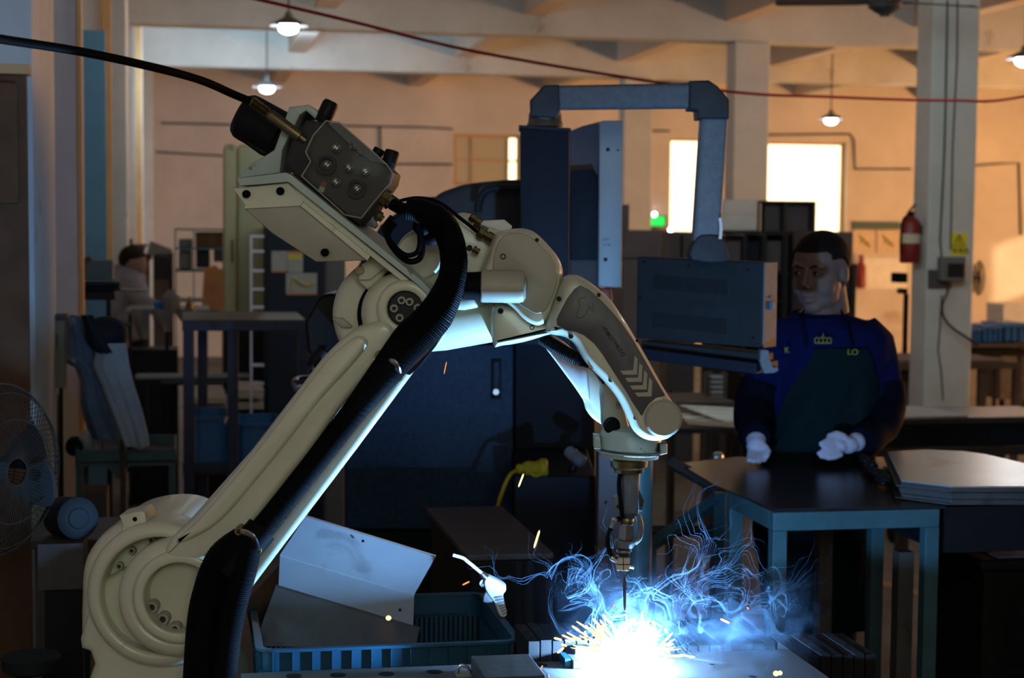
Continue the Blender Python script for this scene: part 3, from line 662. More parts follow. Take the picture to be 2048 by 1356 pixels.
# thin dark gas line over the forearm
rob.p('gas_line', G().tube(cr([PV(770, 415, 2.80), PV(800, 402, 2.79), PV(838, 396, 2.78), PV(880, 406, 2.77), (PV(925, 440, 2.78)), PV(960, 468, 2.80)], 6, False), .0030, 8), M['black'])
loop = [PV(790, 445, 2.74), PV(775, 470, 2.74), PV(790, 500, 2.73), PV(815, 522, 2.72), PV(838, 518, 2.72), PV(845, 495, 2.72), PV(840, 460, 2.72)]
rob.p('cable_loop', G().tube(cr(loop, 6, False), .0052, 8), M['black'])
rob.p('cable_loop', G().tube(cr([p + Vector((-.004, -.006, .010)) for p in loop], 6, False), .0042, 8), M['black'])
g = G()
for cx, cy_, y, r in ((858, 425, 2.72, 22), (845, 452, 2.73, 20), (862, 470, 2.74, 22), (835, 430, 2.71, 16), (872, 448, 2.71, 22)):
    g.ell(PV(cx, cy_, y), (r * k28, r * k28 * .8, r * k28), 14, 8)
rob.p('cable_joint', g, M['black'])
rob.p('clip_plate', G().puff(W([(728, 424), (738, 420), (752, 440), (756, 452), (750, 458), (722, 446)], 2.86), 2.86, 2.87, .001, .001, 2), M['galv'])
rob.p('clip_plate', G().puff(W([(826, 445), (834, 440), (838, 456), (848, 462), (846, 470), (832, 464)], 2.86), 2.84, 2.87, .001, .001, 2), M['galv'])
# ------------------------------------------------------------------ welding torch held by the robot
tor = T('welding_torch', 'grey welding torch pointing down from the robot wrist', 'torch', PV(1250, 1180, 2.84))
def seg(nm, y0, y1, r0, r1, m, cx0=1258, cx1=1252, n=24, yy=2.84, par=None):
    p0 = PV(cx0, y0, yy); p1 = PV(cx1, y1, yy); L_ = (p1 - p0).length; e = min(.002, L_ * .2)
    return tor.p(nm, G().lathe(p0, p1, [(0, (r0 - 1.5) * k28), (e, r0 * k28), (L_ - e, r1 * k28), (L_, (r1 - 1.5) * k28)], n), m, par)
seg('mounting_tube', 934, 1026, 18, 18.5, M['hgrey'], 1263, 1259)
seg('clamp_collar', 1022, 1034, 20, 18, M['dgrey'], 1258, 1256)
seg('brass_collar', 1034, 1048, 14.5, 15, M['brass'], 1254, 1253)
tor.p('hex_nut', G().lathe(PV(1252, 1046, 2.84), PV(1250, 1082, 2.84), [(0, 15 * k28), (.002, 17.5 * k28), (.027, 17.5 * k28), (.029, 15 * k28)], 6), M['steel'], sharp=20)
seg('ring', 1080, 1094, 22, 21, M['hgrey'], 1249, 1248)
seg('neck', 1093, 1112, 14, 12, M['dgrey'], 1248, 1248)
seg('ring', 1098, 1104, 16, 16, M['steel'], 1248, 1248)
tor.p('end_block', G().puff(W([(1234, 1117), (1260, 1117), (1259, 1142), (1234, 1141)], 2.825), 2.825, 2.855, .001, .001, 2), M['paper'])
tor.p('cross_groove', G().prism(W([(1234, 1128.5), (1260, 1128.5), (1260, 1130), (1234, 1130)], 2.825), 2.8245, 2.83).prism(W([(1246, 1117), (1247.5, 1117), (1247.5, 1142), (1246, 1142)], 2.825), 2.8245, 2.83), M['black'])
tor.p('side_peg', G().tube([PV(1258, 1133, 2.84), PV(1268, 1135, 2.84)], .003, 8), M['steel'])
seg('contact_tip', 1140, 1222, 4, 3, M['dgrey'], 1248, 1250, 10)
tor.p('gas_hose', G().tube(cr([PV(1240, 1035, 2.835), PV(1224, 1052, 2.83), PV(1215, 1080, 2.83), PV(1222, 1110, 2.83), PV(1236, 1120, 2.83)], 5, False), .0042, 8), M['black'])
tor.p('gas_hose', G().tube(cr([PV(1242, 938, 2.84), PV(1238, 970, 2.835), PV(1242, 1010, 2.83), PV(1246, 1036, 2.83)], 5, False), .004, 8), M['black'])
tor.p('shield_strap', G().tube(cr([PV(1276, 1030, 2.83), PV(1281, 1050, 2.83), PV(1279, 1074, 2.83), PV(1268, 1086, 2.83)], 5, False), .0052, 8), M['hgrey'])
tor.p('sensor_bracket', G().puff(W([(1226, 994), (1244, 990), (1244, 1026), (1228, 1026)], 2.835), 2.83, 2.85, .001, .001, 2), M['hgrey'])
tor.p('bracket_screw', bolt(G(), 1237, 1014, 2.826, 3.5, .006), M['black'])
tor.p('hose_fitting', G().lathe(PV(1231, 1036, 2.825), PV(1222, 1058, 2.825), [(0, .004), (.004, .006), (.01, .0045), (.018, .0045)], 12), M['steel'])
tor.p('hose_fitting', G().lathe(PV(1222, 1114, 2.825), PV(1234, 1124, 2.825), [(0, .004), (.004, .005), (.01, .0035), (.012, .004)], 12), M['steel'])
tor.p('side_clamp', G().puff(W([(1276, 975), (1288, 1000), (1284, 1022), (1278, 1020)], 2.84), 2.835, 2.85, .001, .001, 2), M['dgrey'])

# ------------------------------------------------------------------ wire feeder on the robot's back
fd = T('wire_feeder', 'tilted wire feeder with clear cover and black motor on the robot', 'wire feeder', PV(800, 560, 2.85))
fd.p('channel', G().puff(W([(487, 416), (604, 404), (738, 514), (730, 521), (632, 524), (543, 466)], 2.74), 2.74, 3.0, .003, .003, 2), M['robot2'])
fd.p('channel_flange', G().prism(W([(601, 412), (607, 404), (741, 512), (735, 522)], 2.735), 2.732, 2.742), M['robot'], b=.001)
fd.p('end_plate', G().prism(W([(466, 377), (577, 365), (608, 402), (600, 412), (487, 418), (490, 410)], 2.735), 2.736, 2.76), M['robot'], b=.001)
fd.p('tray', G().prism(W([(474, 357), (572, 345), (583, 350), (846, 563), (905, 628), (898, 632), (836, 570), (577, 364), (480, 372)], 2.725), 2.722, 3.0), M['rgrey'], b=.001)
fd.p('lower_rail', G().prism(W([(577, 366), (600, 382), (838, 575), (870, 612), (862, 614), (828, 582), (742, 513), (607, 404)], 2.738), 2.738, 2.99), M['robot'], b=.001)
for px, py, r in ((492, 388, 8), (560, 382, 8), (649, 505, 8)):
    fd.p('bolt', screw(G(), px, py, 2.728, r), M['black'])
fd.p('mount_arm', G().puff(W([(757, 512), (742, 514), (722, 530), (716, 560), (740, 560), (765, 540), (790, 528), (770, 512)], 2.79), 2.79, 2.99, .003, .003, 2), M['robot'])
fd.p('mount_bolt', bolt(G(), 719, 541, 2.785, 9, .02), M['brass'])
fd.p('end_bracket', G().puff(W([(578, 214), (617, 209), (648, 232), (640, 246), (612, 222), (600, 230), (565, 300), (560, 346), (474, 357), (500, 330), (548, 300), (562, 262)], 2.79), 2.79, 2.98, .003, .003, 2), M['rgrey'])
fd.p('gear_case', G().puff(W([(612, 240), (652, 244), (745, 306), (785, 345), (780, 366), (730, 440), (718, 452), (590, 352), (570, 330), (580, 290)], 2.76), 2.76, 2.96, .006, .006, 3), M['dgrey'])
fd.p('upper_plate', G().prism(W([(655, 247), (678, 246), (750, 308), (772, 328), (740, 322), (700, 290)], 2.752), 2.752, 2.77), M['hgrey'], b=.001)
covr = [(652, 241), (660, 243), (678, 244), (749, 306), (774, 330), (786, 348), (780, 366), (745, 407), (722, 436), (690, 430), (603, 352), (621, 323), (611, 304), (626, 271)]
cv = fd.p('clear_cover', G().puff(W(covr, 2.690), 2.690, 2.758, .008, .012, 3), M['acryl'])
g = G()
cpts = W(covr, 2.70)
for i in range(len(cpts)):
    a, b_ = cpts[i], cpts[(i + 1) % len(cpts)]
    g.tube([(a[0], 2.702, a[1]), (b_[0], 2.702, b_[1])], .0011, 6); 
fd.p('cover_edge', g, M['acryl2'], cv)
for px, py in ((672, 295), (704, 294), (716, 306), (698, 335), (731, 342), (672, 364), (654, 329), (714, 377)):
    g = disc(G(), px, py, 2.738, 2.76, 8.5 if (px, py) not in ((704, 294), (716, 306)) else 5.5, 18)
    sc = fd.p('slotted_screw', g, M['steel'])
    a = R(random.choice((40, 95, 55, 130))); c0 = PV(px, py, 2.737); dx, dz = math.cos(a) * .0068, math.sin(a) * .0068
    fd.p('slot', G().tube([(c0.x - dx, 2.7375, c0.z - dz), (c0.x + dx, 2.7375, c0.z + dz)], .0009, 6), M['black'], sc)
for px, py, r in ((652, 330, 20), (712, 378, 19)):
    fd.p('feed_roller', annulus(G(), px, py, r * .72, r, 2.742, 2.76, 32, .003), M['dgrey'])
fd.p('warning_sticker', G().prism(W([(644, 362), (654, 366), (650, 376), (640, 372)], 2.758), 2.7575, 2.762), M['red'])
fd.p('warning_sticker', G().prism(W([(640, 372), (650, 376), (646, 386), (636, 381)], 2.758), 2.7575, 2.762), M['robot2'])
g = G()
for k in range(9):
    p = PV(779 - k * 4.2, 352 + k * 6.4, 2.70); g.box(p.x - .003, p.x + .004, 2.698, 2.712, p.z - .0012, p.z + .0012)
fd.p('cover_ribs', g, M['acryl'], cv)
def knob(px0, py0, px1, py1, r, y=2.78):
    p0 = PV(px0, py0, y); p1 = PV(px1, py1, y); L_ = (p1 - p0).length
    return fd.p('knob', G().lathe(p0, p1, [(0, r * .8), (.004, r * .92), (L_ * .3, r * .92), (L_ * .33, r), (L_ * .85, r), (L_ * .97, r * .85), (L_, r * .5)], 16), M['blackp'])
knob(643, 246, 664, 202, .0135); knob(775, 338, 786, 300, .0125); knob(752, 312, 760, 297, .0095)
p0 = PV(478, 226, 2.88); p1 = PV(584, 284, 2.88); L_ = (p1 - p0).length
fd.p('motor', G().lathe(p0, p1, [(0, .030), (.002, .034), (.010, .0395), (.018, .0405), (L_ * .75, .0405), (L_ * .78, .036), (L_, .036)], 36), M['blackp'])
fd.p('motor_box', G().prism(W([(462, 262), (486, 285), (525, 313), (555, 300), (560, 280), (500, 250)], 2.86), 2.86, 2.94), M['blackp'], b=.005)
p0 = PV(500, 200, 2.76); p1 = PV(612, 282, 2.76); L_ = (p1 - p0).length; pr = [(0, .006), (.003, .0085)]
for k in range(9): pr += [(.006 + k * .0035, .0088), (.0078 + k * .0035, .0068)]
pr += [(.040, .0088), (.042, .0095), (L_ - .012, .0095), (L_ - .011, .006), (L_, .006)]
fd.p('wire_inlet', G().lathe(p0, p1, pr, 18), M['brass'])
p0 = PV(765, 392, 2.77); p1 = PV(792, 410, 2.77)
fd.p('wire_outlet', G().lathe(p0, p1, [(0, .014), (.01, .015), (.011, .011), (.026, .011)], 8), M['brass'])
fd.p('torch_cable', G().tube(cr([PV(785, 408, 2.76), PV(805, 418, 2.75), PV(830, 420, 2.73), PV(850, 425, 2.72)], 4, False), .0105, 12), M['black'])
fd.p('hose_fitting', G().lathe(PV(752, 428, 2.76), PV(766, 440, 2.76), [(0, .006), (.004, .009), (.009, .009), (.010, .006), (.014, .006)], 8), M['brass'])
solo('feed_conduit', G().tube(cr([PV(-60, 66, 2.30), PV(0, 78, 2.38), PV(160, 103, 2.50), PV(300, 133, 2.60), PV(400, 160, 2.68), PV(470, 190, 2.74), PV(505, 204, 2.76)], 6, False), .0066, 12), M['black'], 'thick black wire conduit entering the feeder from the top left', 'hose')

# ------------------------------------------------------------------ welding table and fixtures (hall coordinates)
ZT = 0.975
def Z(px, py, z=ZT): return PRZ(px, py, z)
pa = Z(440, 1352); pb = Z(1130, 1317); yb = (pa.y + pb.y) / 2
xl = Z(482, 1352).x; xr = Z(1420, 1330).x; yf = yb - .62
wt = T('welding_table', 'dark steel welding table with drilled holes under the sparks', 'table', ((xl + xr) / 2, (yb + yf) / 2, 0), 'r')
holes = [Z(px, py) for px, py in ((588, 1352), (676, 1350), (773, 1348), (869, 1344), (1080, 1331), (1062, 1346))]
top = wt.p('table_top', G().box(xl, xr, yf, yb, ZT - .04, ZT), M['steeld'], b=.002)
for h in holes:
    wt.p('bushing_hole', G().lathe(h + Vector((0, 0, .0006)), h - Vector((0, 0, 1)), [(0, .0135), (.004, .0135)], 20), M['black'], top)
for x in (xl + .05, xr - .05):
    for y in (yf + .05, yb - .05): wt.p('leg', G().box(x - .035, x + .035, y - .035, y + .035, 0, ZT - .04), M['steeld'])
# slotted comb blocks: rows of bars with holes
def combs(name, label, c00, c10, nb, depth, z0, z1, holesn=3):
    t = T(name, label, 'fixture', ((c00.x + c10.x) / 2, c00.y, z0), 'r'); dx = (c10.x - c00.x) / nb
    for k in range(nb):
        x = c00.x + dx * k; dz = random.uniform(-.0015, .0015)
        b_ = t.p('bar', G().box(x + .0011, x + dx - .0011, c00.y, c00.y + depth, z0, z1 + dz), M['comb'], b=.0008, seg=1)
        g = G()
        for j in range(holesn):
            q = c00.y + depth * (j + .5 + random.uniform(-.1, .1)) / holesn
            g.lathe(Vector((x + dx / 2, q, z1 + dz + .0005)), Vector((x + dx / 2, q, 0)), [(0, dx * .20), (.003, dx * .20)], 10)
        t.p('bar_hole', g, M['black'], b_)
    return t
combs('comb_block', 'row of upright dark steel bars with holes right of the bright plate', Z(1596, 1314), Z(1746, 1303), 7, .16, ZT - .115, ZT)
combs('comb_block', 'low row of dark steel bars with holes behind the right-hand plate', Z(1330, 1293), Z(1560, 1290), 10, .20, ZT - .07, ZT)
combs('comb_block', 'row of dark steel bars between the crate and the sparks', Z(1056, 1283, ZT + .037), Z(1272, 1275, ZT + .037), 9, .13, ZT - .05, ZT + .037)  # real bars, row widened and raised to block arc light going back
su = T('comb_stand', 'steel frame carrying the comb blocks behind the welding table', 'frame', (Z(1500, 1300).x, Z(1500, 1300).y + .1, 0), 'r')
q0 = Z(1050, 1282); q1 = Z(1746, 1303)
su.p('shelf', G().box(q0.x + .005, q1.x - .005, yb + .004, q0.y + .2, ZT - .135, ZT - .116), M['steeld'])
for x in (q0.x, q1.x - .03):
    for y in (yb + .02, q0.y + .15): su.p('leg', G().box(x, x + .035, y, y + .035, 0, ZT - .135), M['steeld'])
# flat plate being welded
pp = [Z(1386, 1306, ZT + .003), Z(1577, 1300, ZT + .003), Z(1690, 1380, ZT + .003), Z(1420, 1400, ZT + .003), Z(1290, 1345, ZT + .003), Z(1345, 1310, ZT + .003)]
wp = T('work_plate', 'flat brownish steel plate glowing beside the sparks', 'plate', pp[0], 'r')
o = wp.p('sheet', G().zprism([(v.x, v.y) for v in pp], ZT + .0005, ZT + .0045), M['steel2'] if 'steel2' in M else M['steeld'])
for px, py, r in ((1423, 1329, .0045), (1504, 1353, .0055), (1428, 1334, .0015)):
    h = Z(px, py, ZT + .0045); wp.p('hole', G().lathe(h + Vector((0, 0, .0004)), h - Vector((0, 0, 1)), [(0, r), (.001, r)], 14), M['black'], o)
# fixture bars
g = G(); a = Z(942, 1312, ZT + .03); 
solo('fixture_bar', G().box(a.x, a.x + .10, a.y - .14, a.y, ZT, ZT + .03), M['steeld'], 'dark rectangular fixture bar on the table left of the sparks', 'fixture', 'r', b=.001)
t = T('clamp_block', 'dark stepped clamp block against the left of the glare', 'fixture', Z(1165, 1330), 'r')
a = Z(1128, 1318, ZT); t.p('base', G().box(a.x, a.x + .075, a.y - .07, a.y + .055, ZT, ZT + .014), M['steeld'], b=.002)
t.p('jaw', G().box(a.x + .012, a.x + .062, a.y - .03, a.y + .055, ZT + .014, ZT + .028), M['steeld'], b=.003)  # jaw made taller and longer so that it shades the comb bars
t.p('side_bar', G().box(a.x - .012, a.x - .001, a.y - .06, a.y + .04, ZT, ZT + .016), M['crate'], b=.001)
a = Z(1058, 1346, ZT + .008); solo('gauge_block', G().box(a.x - .028, a.x + .028, a.y - .03, a.y + .01, ZT, ZT + .012), M['steel'], 'small pale metal block in front of the crate', 'block', 'r', b=.001)
a = Z(926, 1350); t = T('toggle_clamp', 'small chrome clamp at the table edge below the crate', 'clamp', a, 'r')
t.p('base', G().box(a.x - .014, a.x + .014, a.y - .012, a.y + .012, ZT, ZT + .004), M['steel']); t.p('lever', G().tube(cr([a + Vector((-.01, 0, .004)), a + Vector((-.006, 0, .016)), a + Vector((.006, 0, .014)), a + Vector((.012, 0, .004))], 5, False), .003, 8), M['steel'])

# ------------------------------------------------------------------ blue crate with folded sheets and blow gun
ZC = 0.985; HC = .21
fl = Z(512, 1302, ZC); fr_ = Z(1046, 1281, ZC); CW = fr_.x - fl.x; CD = .42
CX0, CX1, CY0 = fl.x, fr_.x, (fl.y + fr_.y) / 2; CY1 = CY0 + CD
crt = T('plastic_crate', 'blue plastic crate holding folded sheet metal', 'crate', ((CX0 + CX1) / 2, (CY0 + CY1) / 2, ZC - HC), 'r')
def rrect(x0, x1, y0, y1, r, n=5):
    out = []
    for cx, cy_, a0 in ((x1 - r, y0 + r, -90), (x1 - r, y1 - r, 0), (x0 + r, y1 - r, 90), (x0 + r, y0 + r, 180)):
        for k in range(n + 1):
            a = R(a0 + 90 * k / n); out.append((cx + r * math.cos(a), cy_ + r * math.sin(a)))
    return out
def band(g, x0, x1, y0, y1, r, th, z0, z1):
    o = rrect(x0, x1, y0, y1, r); i = rrect(x0 + th, x1 - th, y0 + th, y1 - th, max(.002, r - th)); n = len(o)
    vs = [(*p, z0) for p in o] + [(*p, z1) for p in o] + [(*p, z1) for p in i] + [(*p, z0) for p in i]; fs = []
    for k in range(n):
        j = (k + 1) % n
        for q in range(4): fs.append((q * n + k, q * n + j, ((q + 1) % 4) * n + j, ((q + 1) % 4) * n + k))
    return g.add(vs, fs)
crt.p('rim', band(G(), CX0, CX1, CY0, CY1, .035, .014, ZC - .006, ZC), M['crate'], b=.001)
crt.p('lower_lip', band(G(), CX0 + .002, CX1 - .002, CY0 + .002, CY1 - .002, .033, .010, ZC - .047, ZC - .041), M['crate'])
crt.p('upper_wall', band(G(), CX0 + .009, CX1 - .009, CY0 + .009, CY1 - .009, .028, .003, ZC - .045, ZC - .006), M['crate'])
crt.p('lower_wall', band(G(), CX0 + .009, CX1 - .009, CY0 + .009, CY1 - .009, .028, .003, ZC - HC, ZC - .12), M['crate'])
crt.p('bottom', G().box(CX0 + .012, CX1 - .012, CY0 + .012, CY1 - .012, ZC - HC, ZC - HC + .004), M['crate'])
g = G(); n = 12
for k in range(n + 1):
    x = CX0 + .03 + (CW - .06) * k / n; g.box(x - .0012, x + .0012, CY0 + .001, CY0 + .010, ZC - .044, ZC - .004).box(x - .0012, x + .0012, CY1 - .010, CY1 - .001, ZC - .044, ZC - .004)
for k in range(8):
    y = CY0 + .03 + (CD - .06) * k / 7; g.box(CX1 - .010, CX1 - .001, y - .0012, y + .0012, ZC - .044, ZC - .004).box(CX0 + .001, CX0 + .010, y - .0012, y + .0012, ZC - .044, ZC - .004)
crt.p('rim_ribs', g, M['crate'])['kind'] = 'stuff'
g = G(); n = 44
for k in range(n + 1):
    x = CX0 + .02 + (CW - .04) * k / n; g.box(x - .0030, x + .0030, CY0 + .009, CY0 + .012, ZC - .121, ZC - .045).box(x - .0030, x + .0030, CY1 - .012, CY1 - .009, ZC - .121, ZC - .045)
for k in range(32):
    y = CY0 + .02 + (CD - .04) * k / 31; g.box(CX1 - .012, CX1 - .009, y - .003, y + .003, ZC - .121, ZC - .045).box(CX0 + .009, CX0 + .012, y - .003, y + .003, ZC - .121, ZC - .045)
crt.p('slotted_wall', g, M['crate'])['kind'] = 'stuff'
st = T('crate_stand', 'low steel stand under the blue crate', 'stand', ((CX0 + CX1) / 2, (CY0 + CY1) / 2, 0), 'r')
st.p('deck', G().box(CX0 + .03, CX1 - .03, CY0 + .02, CY1 - .02, ZC - HC - .03, ZC - HC), M['steeld'])
for x in (CX0 + .04, CX1 - .08):
    for y in (CY0 + .03, CY1 - .07): st.p('leg', G().box(x, x + .04, y, y + .04, 0, ZC - HC - .03), M['steeld'])
def quad(c, ys, n=10, m=8):
    P = [PV(px, py, y) for (px, py), y in zip(c, ys)]
    return [[P[0].lerp(P[1], j / n).lerp(P[3].lerp(P[2], j / n), i / m) for j in range(n + 1)] for i in range(m + 1)]
yc = 3.14
sa = T('folded_sheet', 'bright folded galvanised sheet standing in the blue crate', 'sheet metal', PV(700, 1230, yc), 'w')
up_ = quad([(612, 1032), (872, 1112), (828, 1190), (560, 1110)], [3.36, 3.36, 3.27, 3.27])
dn_ = quad([(560, 1110), (828, 1190), (826, 1256), (557, 1174)], [3.27, 3.27, 3.20, 3.20])
sa.p('upper_flange', G().sheet(up_, .0022), M['galv'], sharp=30); sa.p('lower_flange', G().sheet(dn_, .0022), M['galv'], sharp=30)
e0 = PV(612, 1032, 3.358); e1 = PV(872, 1112, 3.358); sa.p('hem', G().tube([e0, e1], .0022, 8), M['steel'])
e0 = PV(560, 1110, 3.268); e1 = PV(828, 1190, 3.268); sa.p('fold', G().tube([e0, e1], .0016, 8), M['galv'])
for px, py, y in ((726, 1082, 3.325), (614, 1045, 3.35), (625, 1049, 3.35), (800, 1220, 3.22)):
    c = PV(px, py, y); sa.p('rivet_hole', G().ell(c, (.003, .002, .003), 10, 6), M['black'])
sb = T('folded_sheet', 'dull brown sheet leaning in front of the bright folded sheet', 'sheet metal', PV(650, 1280, 3.1), 'w')
sb.p('face', G().sheet(quad([(551, 1174), (838, 1262), (828, 1300), (508, 1292)], [3.19, 3.19, 3.12, 3.12]), .002), M['steeld'])
sb.p('top_fold', G().sheet(quad([(551, 1170), (840, 1256), (838, 1264), (551, 1178)], [3.20, 3.20, 3.188, 3.188], 6, 2), .003), M['steeld'])
sc_ = T('folded_sheet', 'dark sheet corner sticking out left of the crate', 'sheet metal', PV(520, 1250, 3.3), 'w')
sc_.p('face', G().sheet(quad([(490, 1205), (560, 1130), (548, 1250), (508, 1290)], [3.26, 3.38, 3.36, 3.24]), .002), M['steeld'])
# blow gun
bg_ = T('air_blow_gun', 'pale air blow gun resting on the crate rim', 'blow gun', PV(990, 1225, 3.22))
bg_.p('nozzle', G().tube(cr([PV(906, 1110, 3.20), PV(926, 1116, 3.20), PV(934, 1122, 3.20), PV(968, 1150, 3.21)], 4, False), .0032, 10), M['white'])
bg_.p('nozzle_nut', G().lathe(PV(962, 1146, 3.21), PV(976, 1160, 3.21), [(0, .005), (.006, .0065), (.015, .0065)], 10), M['steel'])
bg_.p('body', G().puff(cr(W([(972, 1153), (985, 1157), (998, 1164), (1010, 1172), (1012, 1182), (1006, 1192), (1010, 1215), (1013, 1232), (1000, 1234), (988, 1206), (976, 1190), (968, 1170)], 3.21), 3), 3.21, 3.235, .004, .006, 4), M['white'])
bg_.p('lever', G().puff(cr(W([(966, 1166), (974, 1172), (986, 1200), (980, 1206), (966, 1204), (969, 1188), (974, 1180), (962, 1172)], 3.215), 2), 3.215, 3.230, .002, .003, 3), M['alu'])
bg_.p('hook', G().tube(cr([PV(975, 1157, 3.22), PV(966, 1160, 3.22), PV(961, 1167, 3.22), PV(965, 1172, 3.22)], 4, False), .0025, 8), M['white'])
for k in range(7):
    p0 = PV(990 + k * 2.6, 1196 + k * 5.4, 3.207); p1 = PV(1006 + k * 1.2, 1193 + k * 5.2, 3.207)
    bg_.p('grip_rib', G().tube([p0, p1], .0016, 6), M['alu'])

# ------------------------------------------------------------------ machining centre behind the robot
YM = 5.0
mc = T('machining_centre', 'big navy machine tool behind the robot with curved hood', 'machine', PV(880, 1500, 5.6))
body = [(688, 1600), (688, 700), (700, 560), (760, 450), (800, 420), (818, 402), (838, 395), (872, 393), (893, 380), (940, 367), (1046, 358), (1190, 330), (1190, 1600)]
mc.p('body', G().prism(W(body, 5.25), 5.25, 6.5), M['navy'], b=.02)
mc.p('hood', G().puff(cr(W([(868, 398), (880, 386), (905, 376), (945, 366), (1040, 359), (1046, 380), (1046, 470), (870, 470), (858, 430)], 5.1), 3), 5.1, 5.3, .02, .02, 4), M['dgrey'])
dn = mc.p('door', G().puff(W([(692, 690), (1026, 690), (1026, 1060), (692, 1057)], 5.15), 5.15, 5.25, .006, .006, 2), M['cab'])
mc.p('handle_recess', G().puff(W([(983, 719), (1003, 719), (1002, 798), (982, 798)], 5.13), 5.135, 5.16, .002, .002, 2), M['blackp'], dn)
mc.p('handle', G().puff(W([(988, 724), (998, 724), (997, 775), (987, 775)], 5.12), 5.12, 5.14, .003, .003, 2), M['cab'], dn)
mc.p('lock', G().lathe(PV(992, 784, 5.12), PV(992, 784, 6), [(0, .009), (.003, .011), (.02, .011)], 14), M['steel'], dn)
mc.p('side_column', G().prism(W([(1030, 600), (1190, 600), (1190, 1600), (1030, 1600)], 5.2), 5.2, 5.26), M['navy'], b=.004)
mc.p('guard_rail', G().tube(cr([PV(957, 425, 5.0), PV(957, 408, 5.0), PV(966, 388, 5.0), PV(985, 377, 5.0), PV(1046, 376, 5.0)], 5, False), .011, 12), M['pend'])
mc.p('hatch_panel', G().puff(W([(1140, 262), (1165, 252), (1200, 243), (1200, 600), (1140, 600)], 4.9), 4.9, 5.25, .004, .004, 2), M['brownc'])
mc.p('camera_box', G().puff(W([(1140, 342), (1185, 338), (1196, 362), (1196, 520), (1140, 520)], 4.86), 4.86, 4.9, .004, .004, 2), M['navy'])
edge = mc.p('edge_strip', G().puff(W([(1199, 244), (1206, 241), (1246, 241), (1243, 576), (1196, 574)], 4.82), 4.82, 4.9, .004, .004, 3), M['alu'])
for px, py, r in ((1216, 299, 4), (1211, 519, 4), (1236, 300, 2)):
    mc.p('screw', screw(G(), px, py, 4.817, r), M['dgrey'], edge)
text('LIFT', 1205, 481, 4.8195, 0, 4.5, M['dgrey'], edge, font_sx=1.2); text('17 34', 1205, 492, 4.8195, 0, 4.5, M['dgrey'], edge, font_sx=1.1)
mc.p('emergency_stop', G().puff(W([(1200, 577), (1222, 577), (1225, 592), (1224, 605), (1202, 600)], 4.84), 4.84, 4.9, .003, .003, 2), M['red'])
mc.p('base_box', G().prism(W([(1028, 952), (1192, 952), (1192, 1640), (1028, 1640)], 4.6), 4.6, 5.2), M['navy'], b=.006)
mc.p('gauge_drum', G().lathe(PV(1134, 900, 4.66), PV(1172, 930, 4.62), [(0, .012), (.004, .016), (.024, .018), (.026, .015), (.032, .018), (.06, .018), (.064, .013)], 20), M['hgrey'])
mc.p('gauge_stem', G().tube([PV(1140, 952, 4.7), PV(1150, 925, 4.7)], .012, 10), M['blackp'])
# swing arm of the control pendant
YA = 4.5
sw = T('control_pendant', 'grey control box hanging from a square swing arm', 'control panel', PV(1090, 600, 4.6))
sw.p('column', G().puff(W([(1041, 252), (1139, 258), (1138, 690), (1042, 690)], 4.45), 4.45, 4.60, .003, .003, 2), M['navy'])
sw.p('wall_bracket', G().prism(W([(1046, 600), (1134, 600), (1134, 684), (1046, 684)], 4.5), 4.59, 5.19), M['navy'], b=.004)
sw.p('column_cap', G().puff(W([(1038, 250), (1142, 256), (1142, 262), (1038, 256)], 4.44), 4.44, 4.61, .001, .001, 2), M['pend'])
sw.p('bearing', G().lathe(PV(1090, 253, 4.52), PV(1090, 200, 4.52), [(0, .048), (.006, .048), (.010, .045), (.034, .043), (.042, .036), (.05, .033)], 32), M['hgrey'])
sw.p('elbow', G().puff(W([(1061, 232), (1060, 200), (1088, 170), (1118, 169), (1121, 222), (1110, 236)], 4.46), 4.46, 4.57, .008, .008, 4, True), M['dgrey'])
y0_, y1_ = 4.51, 4.30
p0 = PV(1108, 196, y0_); p1 = PV(1392, 192, y1_)
d_ = (p1 - p0).normalized(); nn = Vector((-d_.y, d_.x, 0)).normalized(); upv = Vector((0, 0, 1))
def sqbar(p0, p1, hw, hh, r=.012, e=.0):
    dd = (p1 - p0).normalized(); n1 = dd.cross(Vector((0, 0, 1))).normalized() if abs(dd.z) < .9 else Vector((1, 0, 0)); n2 = n1.cross(dd).normalized()
    pl = rrect(-hw, hw, -hh, hh, r, 4); return G().loft([[p + n1 * a + n2 * b_ for a, b_ in pl] for p in (p0, p1)])
sw.p('arm_tube', sqbar(p0, p1, .030, .031), M['hgrey'])
sw.p('elbow', G().puff(W([(1379, 218), (1380, 161), (1418, 160), (1436, 172), (1459, 199), (1459, 237), (1396, 237), (1395, 219)], 4.25), 4.25, 4.36, .007, .008, 4, True), M['dgrey'])
sw.p('drop_tube', sqbar(PV(1427, 232, 4.31), PV(1411, 482, 4.31), .034, .033), M['hgrey'])
sw.p('swivel', G().puff(cr(W([(1383, 520), (1382, 494), (1388, 484), (1400, 470), (1438, 470), (1450, 484), (1453, 496), (1452, 524)], 4.28), 2), 4.27, 4.36, .006, .008, 4, True), M['dgrey'])
